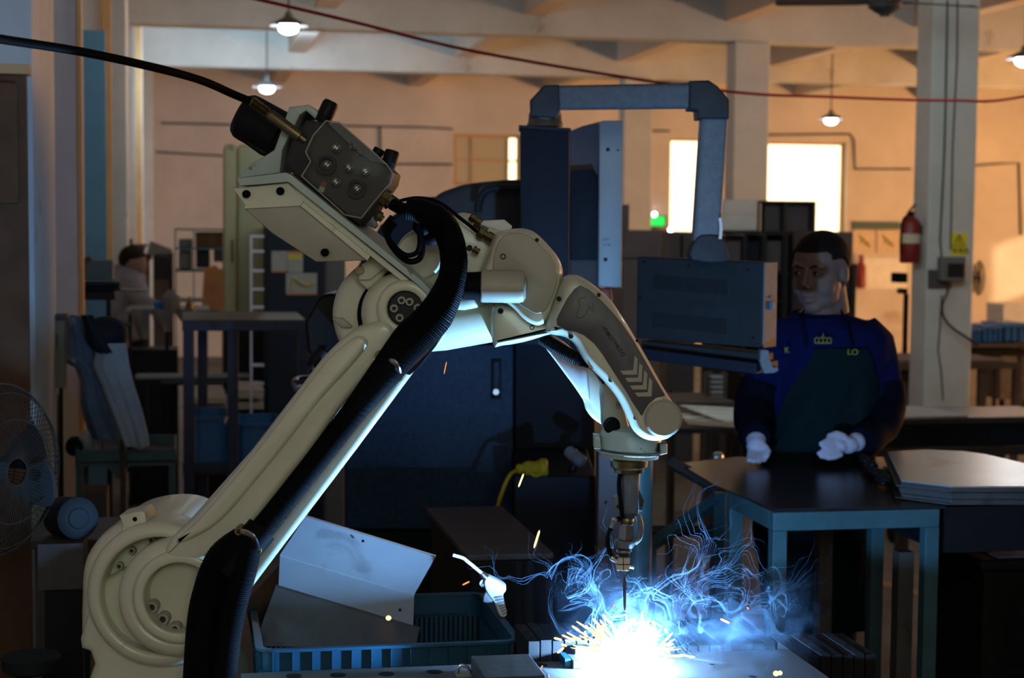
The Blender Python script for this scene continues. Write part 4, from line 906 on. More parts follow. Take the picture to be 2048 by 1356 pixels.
# box: four front corners, right end nearer
fc = [PV(1274, 513, 4.46), PV(1527, 525, 4.26), PV(1520, 696, 4.26), PV(1268, 676, 4.46)]
fc[3] = Vector((fc[0].x, fc[0].y, fc[3].z)); fc[2] = Vector((fc[1].x, fc[1].y, fc[2].z))
n_ = (fc[1] - fc[0]).cross(fc[0] - fc[3]).normalized()
if n_.y < 0: n_ = -n_
bt = .075
def slab(c, a, b_): return G().loft([[p + n_ * a for p in c], [p + n_ * b_ for p in c]])
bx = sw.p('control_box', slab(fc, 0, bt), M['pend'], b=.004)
u_ = (fc[1] - fc[0]).normalized(); uz = Vector((0, 0, 1))
side = [fc[1] + u_ * .0005, fc[1] + n_ * bt + u_ * .0005, fc[2] + n_ * bt + u_ * .0005, fc[2] + u_ * .0005]
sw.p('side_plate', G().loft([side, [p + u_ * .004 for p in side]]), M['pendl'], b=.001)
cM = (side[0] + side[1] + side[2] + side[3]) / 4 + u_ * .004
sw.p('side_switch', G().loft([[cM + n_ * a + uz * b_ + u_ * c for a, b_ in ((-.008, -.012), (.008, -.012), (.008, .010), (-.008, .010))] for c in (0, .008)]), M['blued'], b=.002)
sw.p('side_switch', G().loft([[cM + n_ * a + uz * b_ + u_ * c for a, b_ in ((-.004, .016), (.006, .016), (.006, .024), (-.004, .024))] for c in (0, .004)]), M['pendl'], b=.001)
W_ = (fc[1] - fc[0]).length; H_ = fc[0].z - fc[3].z
def onf(a, b_, off=0): return fc[3] + u_ * (W_ * a) + uz * ((fc[0].z * (1 - a) + fc[1].z * a - fc[3].z * (1 - a) - fc[2].z * a) * b_) + uz * ((fc[2].z - fc[3].z) * a) - n_ * off
for (b0, b1) in ((.62, .80), (.16, .34)):
    g = G()
    for k in range(38):
        a = .14 + .58 * k / 37; w_ = .004
        g.loft([[onf(a, b0, o_), onf(a + w_, b0, o_), onf(a + w_, b1, o_), onf(a, b1, o_)] for o_ in (-.001, .0006)])
    sw.p('vent_slots', g, M['black'], bx)
for a, b_ in ((.06, .94), (.42, .94), (.88, .94), (.03, .5), (.93, .15)):
    p = onf(a, b_, 0); sw.p('screw', G().lathe(p - n_ * .0012, p + n_, [(0, .003), (.002, .0035)], 10), M['black'], bx)
tl = [onf(.06, -.10), onf(1.0, -.13), onf(1.0, -.26), onf(.08, -.24)]
sw.p('keyboard_tray', G().loft([[p + n_ * -.03 for p in tl], [p + n_ * .10 for p in tl]]), M['navy'], b=.003)
tl = [onf(.04, -.025), onf(1.0, -.03), onf(1.0, -.12), onf(.05, -.10)]
sw.p('lower_rail', G().loft([[p for p in tl], [p + n_ * .07 for p in tl]]), M['pend'], b=.002)
bkt = [PV(1519, 698, 4.24), PV(1535, 699, 4.24), PV(1537, 715, 4.24), PV(1544, 733, 4.24), PV(1554, 733, 4.24), PV(1555, 741, 4.24), PV(1545, 745, 4.24), PV(1526, 746, 4.24), PV(1518, 722, 4.24)]
sw.p('cable_hook', G().prism([(p.x, p.z) for p in bkt], 4.22, 4.26), M['pendl'], b=.003)
sw.p('grab_handle', G().tube(cr([PV(1440, 478, 4.26), PV(1442, 455, 4.26), PV(1440, 436, 4.26)], 4, False), .004, 8), M['white'])
# column with teal cylinder
t = T('support_post', 'grey box post with teal cylinder behind the torch', 'post', PV(1250, 1500, 4.1))
t.p('box_post', G().box(PV(1196, 1000, 4.1).x, PV(1262, 1000, 4.1).x, 4.1, 4.22, .0, PV(1196, 885, 4.1).z), M['brownc'], b=.004)
c = PV(1277, 1000, 4.08); t.p('cylinder', G().tube([Vector((c.x, 4.08, .0)), Vector((c.x, 4.08, PV(1277, 895, 4.08).z))], .034, 28), M['teal'])
for px, py in ((1212, 1004), (1206, 1103), (1216, 1106)): t.p('screw', screw(G(), px, py, 4.097, 4), M['steel'])
# dark supply box and yellow lead
q = PRZ(940, 1108, 1.0); q2 = PRZ(1105, 1120, 1.0)
t = T('supply_box', 'dark sheet-metal supply box standing behind the crate', 'box', (q.x + .1, q.y + .2, 0), 'r')
t.p('housing', G().box(q.x, q2.x + .01, q.y, q.y + .62, .25, .985), M['blackp'], b=.006)
t.p('lid', G().box(q.x - .01, q2.x + .02, q.y - .01, q.y + .63, .985, 1.0), M['steeld'], b=.003)
for x in (q.x + .02, q2.x - .04):
    for y in (q.y + .03, q.y + .55): t.p('foot', G().box(x, x + .03, y, y + .03, 0, .25), M['black'])
yl = T('yellow_lead', 'yellow power lead with a coupling on the navy box', 'cable', PV(1060, 950, 4.65))
yl.p('cable', G().tube(cr([PV(1040, 938, 4.62), PV(1020, 950, 4.57), PV(1004, 985, 4.55), PV(994, 1020, 4.5), PV(988, 1055, 4.45), PV(985, 1085, 4.4)], 6, False), .0055, 8), M['yellow'])
yl.p('plug', G().lathe(PV(1032, 938, 4.62), PV(1098, 935, 4.62), [(0, .010), (.006, .014), (.02, .014), (.022, .018), (.034, .022), (.048, .018), (.06, .020), (.07, .027), (.084, .025), (.088, .018)], 16), M['yellow'])
yl.p('plug_ring', G().tube([PV(1072, 942, 4.60) + Vector((math.cos(R(a)) * .016, 0, math.sin(R(a)) * .013)) for a in range(0, 361, 20)], .0045, 8, cap=False), M['yellow'])

# ------------------------------------------------------------------ the worker
YW = 5.15; kw = YW / FPX
def PM(px, py, dy=0.0): return PV(px, py, YW + dy)
man = T('person', 'man in blue sweatshirt and dark apron working behind the steel table', 'person', (PM(1640, 900).x, YW, 0))
hc = PM(1640, 541, -.03)
hy, hp = R(38), R(9)
HF = Vector((-math.sin(hy) * math.cos(hp), -math.cos(hy) * math.cos(hp), -math.sin(hp)))
HS = Vector((math.cos(hy), -math.sin(hy), 0)); HU = HS.cross(HF).normalized()
if HU.z < 0: HU = -HU
HM = Matrix((HF, HS, HU)).transposed()
def hl(f, s_, u): return hc + HM @ Vector((f, s_, u))
HS_ = 1.03
g = G()
def he(f, s_, u, rf, rs, ru, n=20, m=12): g.ell(hl(f * HS_, s_ * HS_, u * HS_), (rf * HS_, rs * HS_, ru * HS_), n, m, HM)
he(-.015, 0, .030, .094, .078, .082); he(.018, 0, -.025, .068, .069, .082); he(.018, 0, -.070, .058, .062, .045)
he(.058, 0, -.097, .022, .028, .018)
for s_ in (-1, 1):
    he(.043, s_ * .036, -.038, .034, .030, .034); he(.066, s_ * .028, .025, .018, .026, .010)
    he(.094, s_ * .011, -.033, .010, .008, .008); he(-.010, s_ * .076, -.008, .019, .009, .031)
    he(.070, s_ * .030, .004, .012, .017, .010)
g.tube([hl(.080, 0, .020), hl(.098, 0, -.012), hl(.104, 0, -.030)], [.008, .0095, .0125], 10)
he(.080, 0, -.056, .013, .024, .010); he(.078, 0, -.073, .013, .020, .009)
g.tube([hl(-.02, 0, -.05), hl(-.035, 0, -.12), PM(1640, 648, -.0)], [.064, .066, .080], 20)
g.tube([hl(.015, 0, -.09), hl(.0, 0, -.13)], [.045, .055], 16)
man.p('head', g, M['skin'], remesh=.0042)
def hairfn(q):
    f, s_, u = q.x, q.y, q.z
    h = .040 if f > .045 else (.040 - (.045 - f) * 1.0)
    h = max(h, -.055)
    if abs(s_) > .045 and -.02 < f < .06: h = min(h, .012)
    return q * (1.0 if u > h else .90)
g = G().ell(hl(-.015, 0, .030) , (.1005, .0845, .0895), 64, 40, HM, hairfn)
man.p('hair', g, M['hair'])
for s_ in (-1, 1):
    man.p('eye', G().ell(hl(.0815, s_ * .031, .0055), (.0052, .0125, .0040), 14, 8, HM), M['eyew'])
    man.p('iris', G().ell(hl(.0858, s_ * .031 - .002, .0055), (.0022, .0048, .0040), 12, 8, HM), M['black'])
    man.p('eyelid', G().tube(cr([hl(.080, s_ * .031 - .014, .006), hl(.0872, s_ * .031 - .004, .0110), hl(.0872, s_ * .031 + .006, .0110), hl(.078, s_ * .031 + .015, .006)], 4, False), .0016, 6), M['hair'])
    man.p('eyebrow', G().tube(cr([hl(.0865, s_ * .012, .022), hl(.0865, s_ * .028, .0285), hl(.074, s_ * .046, .025)], 5, False), [.0022] * 5 + [.0030] * 5 + [.0015], 8), M['hair'])
man.p('lips', G().tube(cr([hl(.078, -.023, -.0655), hl(.0905, -.010, -.0635), hl(.093, 0, -.0645), hl(.0905, .010, -.0635), hl(.078, .023, -.0655)], 4, False), [.001] * 3 + [.0042] * 4 + [.005] * 3 + [.0042] * 4 + [.001] * 3, 8), M['lips'])
def ring(cx, py, hw, hd, dy=0, n=28, e=2.3):
    c = PM(cx, py, dy); a = hw * kw; out = []
    for k in range(n):
        t = 2 * math.pi * k / n; ct, st_ = math.cos(t), math.sin(t)
        out.append(c + Vector((math.copysign(abs(ct) ** (2 / e), ct) * a, math.copysign(abs(st_) ** (2 / e), st_) * hd, 0)))
    return out
tors = [(1640, 626, 50, .075, .0), (1648, 637, 76, .10, .0), (1660, 650, 104, .12, 0), (1664, 672, 118, .135, 0), (1664, 710, 118, .150, 0), (1655, 760, 114, .155, 0), (1644, 820, 114, .165, 0), (1632, 880, 118, .172, 0), (1624, 940, 122, .172, 0), (1622, 1000, 122, .165, 0)]
g = G().loft([ring(*r_) for r_ in tors])
g.tube([PM(1720, 668), PM(1748, 690, -.01), PM(1764, 755, -.03), PM(1768, 800, -.05)], [.070, .066, .060, .058], 18)
g.tube([PM(1585, 664), PM(1560, 690, -.01), PM(1530, 750, -.03), PM(1512, 800, -.05)], [.070, .066, .060, .058], 18)
sh = man.p('sweatshirt', g, M['shirt'], remesh=.011)
man.p('collar', G().tube([PM(1640 + 56 * math.cos(R(a)), 628 + (14 if math.sin(R(a)) < 0 else -8) * abs(math.sin(R(a))), .092 * math.sin(R(a)) - .005) for a in range(0, 361, 15)], .0075, 8, cap=False), M['shirt'])
man.p('sleeve_guard', G().tube(cr([PM(1766, 768, -.035), PM(1770, 815, -.06), PM(1752, 860, -.15), PM(1722, 886, -.25)], 4, False), [.064] * 4 + [.062] * 4 + [.052] * 4 + [.046], 20), M['oversl'])
man.p('sleeve_guard', G().tube(cr([PM(1522, 768, -.035), PM(1508, 815, -.06), PM(1508, 850, -.15), PM(1512, 876, -.24)], 4, False), [.064] * 4 + [.060] * 4 + [.048] * 4 + [.040], 20), M['oversl'])
# apron: front part of the torso rings, a little larger
def tring(py):
    for a, b_ in zip(tors, tors[1:]):
        if a[1] <= py <= b_[1]:
            t = (py - a[1]) / (b_[1] - a[1]); return [a[i] + (b_[i] - a[i]) * t for i in range(5)]
    return list(tors[-1])
grid = []
for py in list(range(690, 1010, 16)) + [1060, 1120, 1180, 1240]:
    cx, _, hw, hd, dy = tring(min(py, 1000)); half = 50 + max(0, min(1, (py - 690) / 80)) * 38 + max(0, min(1, (py - 770) / 60)) * 12
    row = []
    for k in range(17):
        t = -1 + 2 * k / 16; xx = half * t; c = PM(cx, py); r_ = min(.98, abs(xx) / (hw + 3)); yy = (hd + .014) * (1 - r_ ** 2.3) ** (1 / 2.3)
        yy += .006 * math.sin(k * 1.3 + py * .02) * (0 if py < 740 else 1)
        row.append(Vector((c.x + xx * kw, YW - yy, c.z)))
    grid.append(row)
man.p('apron', G().sheet(grid, .003), M['apron'], sharp=60)
for x0, x1, s_ in ((1612, 1600, -1), (1706, 1690, 1)):
    man.p('apron_strap', G().tube(cr([PM(x0, 694, -.160), PM((x0 + x1) / 2, 660, -.143), PM(x1, 636, -.105), PM(x1 - s_ * 8, 622, -.05)], 4, False), .0055, 6, sq=.4), M['oversl'])
def crown(par):
    g = G(); c = PM(1646, 681, -.168)
    def P(a, b_): return Vector((c.x + a * kw, YW - .168 - .0 + 0, c.z - b_ * kw))
    for k, x in enumerate((-12, -4, 4, 12)):
        g.tube([P(x - 3.5, 4), P(x - 4, -3), P(x, -6), P(x + 4, -3), P(x + 3.5, 4)], .0016, 6)
    g.tube([P(-16, 5), P(16, 5)], .0018, 6); g.tube([P(0, -6), P(0, -13)], .0016, 6)
    return man.p('crown_print', g, M['glyel'], par)
crown(sh)
text('K', 1569, 706, YW - .158, -3, 12, M['glyel'], sh, ext=.001, font_sx=.9)
text('LO', 1694, 709, YW - .172, 2, 11.5, M['glyel'], sh, ext=.001, font_sx=1.05)
# trousers and shoes
g = G().loft([ring(1622, 985, 118, .16), ring(1622, 1060, 118, .155), ring(1622, 1110, 112, .14)])
zf = lambda px, z, dy: Vector((PM(px, 1100, dy).x, YW + dy, z))
for px in (1575, 1670):
    g.tube([PM(px, 1080), zf(px, .55, -.02), zf(px - 4, .09, 0)], [.095, .075, .062], 18)
man.p('trousers', g, M['jean'], remesh=.014)
for px in (1571, 1666):
    c = zf(px, .045, -.06); man.p('shoe', G().ell(c, (.05, .14, .045), 18, 10), M['blackp'])
def glove(tip_dirs, palm, name='glove'):
    g = G()
    for c, r_ in palm: g.ell(c, r_, 16, 10)
    for pts, r in tip_dirs: g.tube(pts, [r * 1.05] * (len(pts) - 1) + [r * .8], 10); g.ell(pts[-1], r * .82, 10, 6)
    man.p(name, g, M['glove'], remesh=.0045)
q = lambda px, py, dy: PM(px, py, dy)
glove([([q(1672, 880, -.30), q(1656, 882, -.32), q(1642, 888, -.335)], .0105),
       ([q(1672, 893, -.31), q(1654, 900, -.33), q(1638, 907, -.34)], .0100),
       ([q(1676, 902, -.32), q(1660, 909, -.335), q(1644, 914, -.345)], .0095),
       ([q(1684, 908, -.325), q(1670, 914, -.34), q(1656, 917, -.348)], .0085),
       ([q(1690, 874, -.29), q(1674, 868, -.30), q(1658, 872, -.31)], .0110)],
      [(q(1694, 890, -.285), (.034, .028, .026)), (q(1712, 884, -.26), (.028, .03, .028)), (q(1680, 893, -.30), (.022, .024, .020))])
glove([([q(1500, 905, -.28), q(1499, 915, -.30), q(1497, 921, -.32)], .0095),
       ([q(1509, 908, -.285), q(1508, 918, -.31), q(1507, 924, -.33)], .0100),
       ([q(1519, 908, -.285), q(1519, 918, -.31), q(1518, 924, -.325)], .0100),
       ([q(1527, 904, -.28), q(1529, 914, -.30), q(1529, 921, -.315)], .0085),
       ([q(1530, 893, -.27), q(1536, 903, -.29), q(1534, 912, -.305)], .0100)],
      [(q(1513, 893, -.26), (.030, .026, .030)), (q(1512, 880, -.24), (.030, .028, .026))])

# ------------------------------------------------------------------ worker's table (hall coordinates)
Z2 = 1.045
def Z2p(px, py, dz=0): return PRZ(px, py, Z2 + dz)
a = Z2p(1547, 1026); b_ = Z2p(1890, 1022); yb2 = Z2p(1432, 979).y
tb = T('work_table', 'teal steel frame table with a dark sheet top before the worker', 'table', ((a.x + b_.x) / 2, a.y + .2, 0), 'r')
th = .045
tb.p('front_rail', G().box(a.x, b_.x, a.y, a.y + .035, Z2 - th, Z2), M['teal'], b=.002)
tb.p('back_rail', G().box(a.x, b_.x, yb2 - .035, yb2, Z2 - th, Z2), M['teal'], b=.002)
for x in (a.x, b_.x - .035): tb.p('side_rail', G().box(x, x + .035, a.y + .035, yb2 - .035, Z2 - th, Z2), M['teal'], b=.002)
for x in (a.x, b_.x - .036):
    for y in (a.y - .001, yb2 - .036): tb.p('leg', G().box(x, x + .036, y, y + .036, 0, Z2 - th), M['teal'], b=.002)
pl = [Z2p(1548, 1022), Z2p(1430, 974), Z2p(1358, 930), Z2p(1470, 917), Z2p(1770, 917), Z2p(1892, 1018)]
solo('sheet_blank', G().zprism([(v.x, v.y) for v in pl], Z2 + .0005, Z2 + .005), M['steel3'] if 'steel3' in M else M['steeld'], 'wide dark steel blank lying on the teal table', 'steel sheet', 'r', b=.001)
s1 = T('trestle', 'teal trestle with a diagonal brace left of the worker table', 'trestle', (pl[2].x - .1, pl[2].y + .3, 0), 'r')
p0 = PR(1300, 1092, 4.9); p1 = PR(1432, 1000, 4.9)
s1.p('brace', G().tube([p0, p1], .022, 4), M['teal'])
s1.p('top_bar', G().tube([PR(1342, 925, 4.7), PR(1430, 975, 4.55)], .02, 4), M['steeld'])
for px, Y in ((1300, 4.9), (1436, 4.9)):
    x = PR(px, 1000, Y).x; s1.p('leg', G().box(x - .018, x + .018, Y - .018, Y + .018, 0, PR(px, 1092 if px == 1300 else 985, Y).z), M['teal'])
s1.p('cross_bar', G().tube([PR(1300, 1062, 5.2), PR(1440, 1062, 5.2)], .018, 4), M['steeld'])
# pile of blanks on its own stand at the right
a = PRZ(1795, 965, 1.10); b_ = PRZ(2080, 972, 1.10)
x0, x1 = a.x, b_.x + .2; y0 = PRZ(1880, 970, 1.10).y; y1 = PRZ(1880, 898, 1.10).y
po = [PRZ(1775, 903, 1.10), PRZ(1802, 960, 1.10), PRZ(1905, 972, 1.10), PRZ(2120, 972, 1.10), PRZ(2120, 930, 1.10), PRZ(2048, 926, 1.10), PRZ(1970, 908, 1.10), PRZ(1925, 902, 1.10), PRZ(1850, 899, 1.10)]
ps = T('sheet_stack', 'stack of thin steel blanks with a pale shining top sheet', 'sheet stack', po[0], 'r')
for k in range(11):
    off = Vector((random.uniform(-.012, .006), random.uniform(-.010, .010), 0)) if k < 10 else Vector((0, 0, 0)); z = 1.10 - (10 - k) * .0044
    ps.p('sheet', G().zprism([(v.x + off.x, v.y + off.y) for v in po], z - .0039, z), M['steelp'] if k == 10 else M['steeld'])
sd = T('stack_stand', 'dark steel stand carrying the sheet stack', 'stand', (x0 + .5, y0 + .2, 0), 'r')
ys0 = min(v.y for v in po) + .01; ys1 = max(v.y for v in po) - .02
xt = Z2p(1890, 1022).x + .02; sd.p('deck', G().box(xt, x1, ys0 + .04, ys1, .93, 1.045), M['blackp'])
for x in (b_.x - .34, x1 - .1):
    for y in (ys0 + .06, ys1 - .06): sd.p('leg', G().box(x, x + .04, y, y + .04, 0, .93), M['steeld'])
g = G()
for k in range(60):
    t = k / 59; c = PRZ(1722 + 50 * t, 926 + 50 * t + random.uniform(-5, 5), 1.055); c.z = 1.060 + random.uniform(.0, .02)
    g.ell(c, (random.uniform(.008, .018), random.uniform(.008, .018), .009), 8, 5)
solo('wire_offcuts', g, M['blackp'], 'glinting dark heap of wire offcuts on the worker table edge', 'offcuts', 'r', kind='stuff')
a = PRZ(1968, 1128, .86); b_ = PRZ(2070, 1128, .86)
t = T('black_bin', 'black box cut off by the lower right corner', 'bin', (a.x + .1, a.y + .2, 0), 'r')
t.p('body', G().box(a.x, a.x + .5, a.y, a.y + .30, .02, .84), M['blackp'], b=.01)
t.p('lid', G().box(a.x - .012, a.x + .51, a.y - .012, a.y + .31, .84, .87), M['blackp'], b=.008)
t.p('rim_tape', G().box(a.x + .05, a.x + .5, a.y + .02, a.y + .28, .87, .874), M['pendl'])

# ------------------------------------------------------------------ helpers for the furniture of the hall
def rb(l, t_, r, b_, Y, dep, z0=None):
    a = PR(l, t_, Y); c = PR(r, b_, Y); return G().box(min(a.x, c.x), max(a.x, c.x), Y, Y + dep, c.z if z0 is None else z0, a.z)
def RT(name, label, cat, px, Y, group=None): return T(name, label, cat, (PR(px, 600, Y).x, Y, 0), 'r', group)
# right side: grey lockers and shelves in front of the windows
t = RT('grey_locker', 'grey sheet locker right behind the aluminium edge strip', 'locker', 1290, 11.0)
t.p('case', rb(1246, 460, 1320, 600, 11.0, .5, 0), M['brownc'], b=.01); t.p('top_tray', rb(1246, 409, 1258, 460, 11.0, .4), M['brownc'])
t.p('door_gap', rb(1246, 516, 1320, 518, 10.99, .02), M['black'])
t = RT('grey_locker', 'grey locker under the narrow bright window', 'locker', 1370, 12.0)
t.p('case', rb(1338, 463, 1392, 600, 12.0, .5, 0), M['brownc'], b=.01); t.p('seam', rb(1362, 470, 1364, 600, 11.99, .02), M['black'])
t = RT('wall_carton', 'large grey carton on the shelf before the middle pillar', 'carton', 1480, 11.6)
t.p('box', rb(1446, 399, 1515, 462, 11.6, .5), M['conc'], b=.01); t.p('lid_seam', rb(1446, 428, 1515, 429, 11.595, .01), M['dgrey'])
t = RT('open_rack', 'two-bay dark open cabinet standing in front of the wide window', 'cabinet', 1570, 11.6)
t.p('back_panel', rb(1524, 405, 1630, 465, 11.95, .02), M['brownc']); t.p('top', rb(1516, 401, 1632, 406, 11.6, .37), M['dgrey'])
for l, r in ((1516, 1519), (1569, 1573), (1627, 1631)): t.p('upright', rb(l, 406, r, 465, 11.6, .35), M['dgrey'])
t.p('bay_door', rb(1530, 408, 1569, 462, 11.7, .02), M['brownc']); t.p('bay_door', rb(1574, 408, 1627, 462, 11.7, .02), M['brownc'])
t = RT('parts_shelf', 'dark parts shelf behind the worker', 'shelf', 1540, 11.5)
t.p('top_board', rb(1440, 462, 1592, 470, 11.5, .5), M['pend'])
for l, r in ((1440, 1446), (1486, 1491), (1524, 1530), (1567, 1573), (1586, 1592)): t.p('upright', rb(l, 470, r, 700, 11.5, .4, 0), M['pend'])
for y in (545, 600, 660): t.p('board', rb(1446, y, 1586, y + 5, 11.52, .4), M['pend'])
t.p('back_panel', rb(1446, 470, 1568, 700, 11.92, .02, 0), M['brownc'])
for k, (l, r) in enumerate(((1449, 1484), (1493, 1522), (1532, 1564))):
    solo('shelf_box', rb(l, 482, r, 543.5, 11.55, .3), M[('brownc', 'navy', 'brownc')[k]], ['brownish box in the left bay of the dark parts shelf', 'navy box in the middle bay of the dark parts shelf', 'brownish box in the right bay of the dark parts shelf'][k], 'box', 'r', b=.006)
t = RT('steel_cabinet', 'tall brown-grey cabinet directly behind the worker head', 'cabinet', 1680, 11.2)
t.p('case', rb(1614, 463, 1702, 700, 11.15, .28, 0), M['brownc'], b=.01); t.p('lower_step', rb(1703, 528, 1710, 700, 11.1, .3, 0), M['pend'], b=.006)
solo('fire_bottle', G().lathe(PR(1291, 458, 21.8), PR(1291, 380, 21.8), [(0, .05), (.02, .055), (.16, .055), (.19, .03), (.20, .03), (.26, .025)], 16), M['red'], 'small red extinguisher standing left of the green sign', 'extinguisher', 'r')
solo('bottle_ledge', rb(1276, 458, 1336, 466, 21.7, .29), M['brownc'], 'narrow ledge under the green sign', 'ledge', 'r')
t = RT('exit_light', 'glowing green emergency sign beside the narrow window', 'sign', 1315, 21.9)
t.p('sign_face', rb(1302, 432, 1330, 452, 21.85, .03), M['green'], b=.03); t.p('lamp_head', G().ell(PR(1309, 429, 21.85), (.03, .03, .03), 12, 8), M['lampw']); t.p('housing', rb(1300, 430, 1332, 455, 21.885, .105), M['dgrey'])
t = RT('indicator_lamp', 'small round warm glint left of the pendant swivel', 'lamp', 1341, 12.05)
c = PR(1341, 463, 12.05); t.p('bulb', G().ell(c + Vector((0, 0, .012)), (.018, .018, .018), 12, 8), M['lampw']); t.p('bracket', G().box(c.x - .02, c.x + .02, 12.04, 12.08, PR(1341, 463, 12.0).z, c.z), M['dgrey'])
# pillar furniture
YP = 10.18
c0 = PR(1820, 526, 10.28); c1 = PR(1820, 432, 10.28); xo = PX - .075
t = T('fire_extinguisher', 'red fire extinguisher hanging on the nearest pillar', 'extinguisher', (xo, 10.28, c0.z), 'r')
b0 = Vector((xo, 10.28, c0.z)); Hh = c1.z - c0.z
t.p('cylinder', G().lathe(b0, b0 + Vector((0, 0, 1)), [(0, .058), (.01, .064), (Hh * .84, .064), (Hh * .93, .045), (Hh * .98, .022), (Hh, .022)], 24), M['red'])
t.p('label_band', G().lathe(b0 + Vector((0, 0, Hh * .42)), b0 + Vector((0, 0, 2)), [(0, .0645), (.001, .0655), (.06, .0655), (.061, .0645)], 24), M['paper'])
t.p('valve', G().box(xo - .018, xo + .018, 10.262, 10.298, b0.z + Hh, b0.z + Hh + .03), M['blackp']); t.p('handle', G().tube([b0 + Vector((-.01, 0, Hh + .03)), b0 + Vector((.03, 0, Hh + .075))], .008, 8), M['blackp'])
t.p('hose', G().tube(cr([b0 + Vector((-.015, -.01, Hh + .015)), b0 + Vector((-.06, -.02, Hh * .9)), b0 + Vector((-.072, -.02, Hh * .5)), b0 + Vector((-.07, -.02, Hh * .2))], 4, False), .008, 8), M['blackp'])
t.p('wall_hook', G().box(PX - .012, PX, 10.26, 10.30, b0.z + Hh * .6, b0.z + Hh * .8), M['dgrey'])
def pl_(px, py): return PR(px, py, YP)
a = pl_(1902, 466); b_ = pl_(1933, 511)
t = T('warning_sign', 'yellow warning sign with triangle on the nearest pillar', 'sign', (a.x, YP, b_.z), 'r')
f_ = t.p('board', G().box(a.x, b_.x, YP - .004, YP, b_.z, a.z), M['ygrn'])
tc = Vector(((a.x + b_.x) / 2, YP - .006, 0)); zt = a.z - .010; zb = a.z - .076
t.p('triangle', G().tube([(tc.x, tc.y, zt), (tc.x - .036, tc.y, zb), (tc.x + .036, tc.y, zb), (tc.x, tc.y, zt)], .0028, 6), M['black'], f_)
t.p('flame_mark', G().tube([(tc.x + .004, tc.y, zt - .020), (tc.x - .007, tc.y, zt - .038), (tc.x + .005, tc.y, zt - .040), (tc.x - .004, tc.y, zb + .008)], .003, 6), M['redc'], f_)
pw = RR @ Vector((a.x + .008, YP - .006, b_.z + .016)); text('有电危', 0, 0, 11, 0, 8.5, M['black'], f_, p=pw, zrot=ARM)
bpy.data.objects[f_.name]
t.p('divider', G().box(a.x + .004, b_.x - .004, YP - .0055, YP - .004, b_.z + .056, b_.z + .0585), M['black'], f_)
a = pl_(1856, 530); b_ = pl_(1916, 577)
t = T('switch_box', 'grey electrical switch box with a loose black cable on the pillar', 'switch box', (a.x, YP, b_.z), 'r')
t.p('back_board', G().box(a.x, a.x + .16, YP - .012, YP, b_.z, a.z - .03), M['brownc'])
a = pl_(1872, 513); b_ = pl_(1921, 562); t.p('box', G().box(a.x, b_.x, YP - .09, YP - .012, b_.z, a.z), M['hgrey'], b=.012)
a = pl_(1884, 526); b_ = pl_(1917, 553); t.p('cover', G().box(a.x - .003, b_.x - .008, YP - .102, YP - .09, b_.z, a.z), M['pend'], b=.004)
t.p('cable', G().tube(cr([PR(1899, 562, 10.12), PR(1895, 585, 10.12), PR(1885, 610, 10.11), PR(1888, 635, 10.11), PR(1905, 656, 10.11), PR(1932, 674, 10.10), PR(1955, 690, 10.10)], 5, False), .008, 8), M['blackp'])
# posters and boards on the back wall
YB = HY1 - .01
for k, (l, t0, r, b0, m, nm, lb, ct) in enumerate(((1706, 443, 1800, 459, 'teal', 'banner', 'faded green banner strip above the two posters', 'banner'), (1707, 460, 1750, 506, 'paper', 'poster', 'left of two cream posters on the warm wall', 'poster'), (1754, 460, 1802, 506, 'paper', 'poster', 'right of two cream posters on the warm wall', 'poster'),
        (1728, 516, 1812, 578, 'white', 'notice_board', 'pale notice board under the cream posters', 'board'))):
    t = RT(nm, lb, ct, l, YB - .02); s_ = t.p('panel', rb(l, t0, r, b0, YB - .02, .02), M[m])
    if nm == 'poster':
        for j in range(3): t.p('drawing', G().tube([PR(l + 12 + 8 * j, t0 + 12 + 6 * j, YB - .025), PR(l + 20 + 6 * j, t0 + 18 + 7 * j, YB - .025), PR(l + 14 + 9 * j, t0 + 25 + 5 * j, YB - .025)], .014, 5), M['glyel'], s_)
solo('fire_bottle', G().lathe(PR(1722, 576, 21.9), PR(1722, 500, 21.9), [(0, .06), (.02, .065), (.30, .065), (.36, .03), (.42, .028), (.45, .04)], 16), M['red'], 'red extinguisher on the wall under the left poster', 'extinguisher', 'r')
t = RT('wall_speaker', 'dark green box fixed left of the nearest pillar', 'box', 1806, 12.0)
t.p('case', rb(1797, 546, 1816, 566, 12.0, .15), M['apron'], b=.01); t.p('lower_case', rb(1804, 577, 1816, 588, 12.0, .1), M['blackp'], b=.006); t.p('stem', rb(1811, 588, 1815, 700, 12.02, .04, 0), M['blackp'])
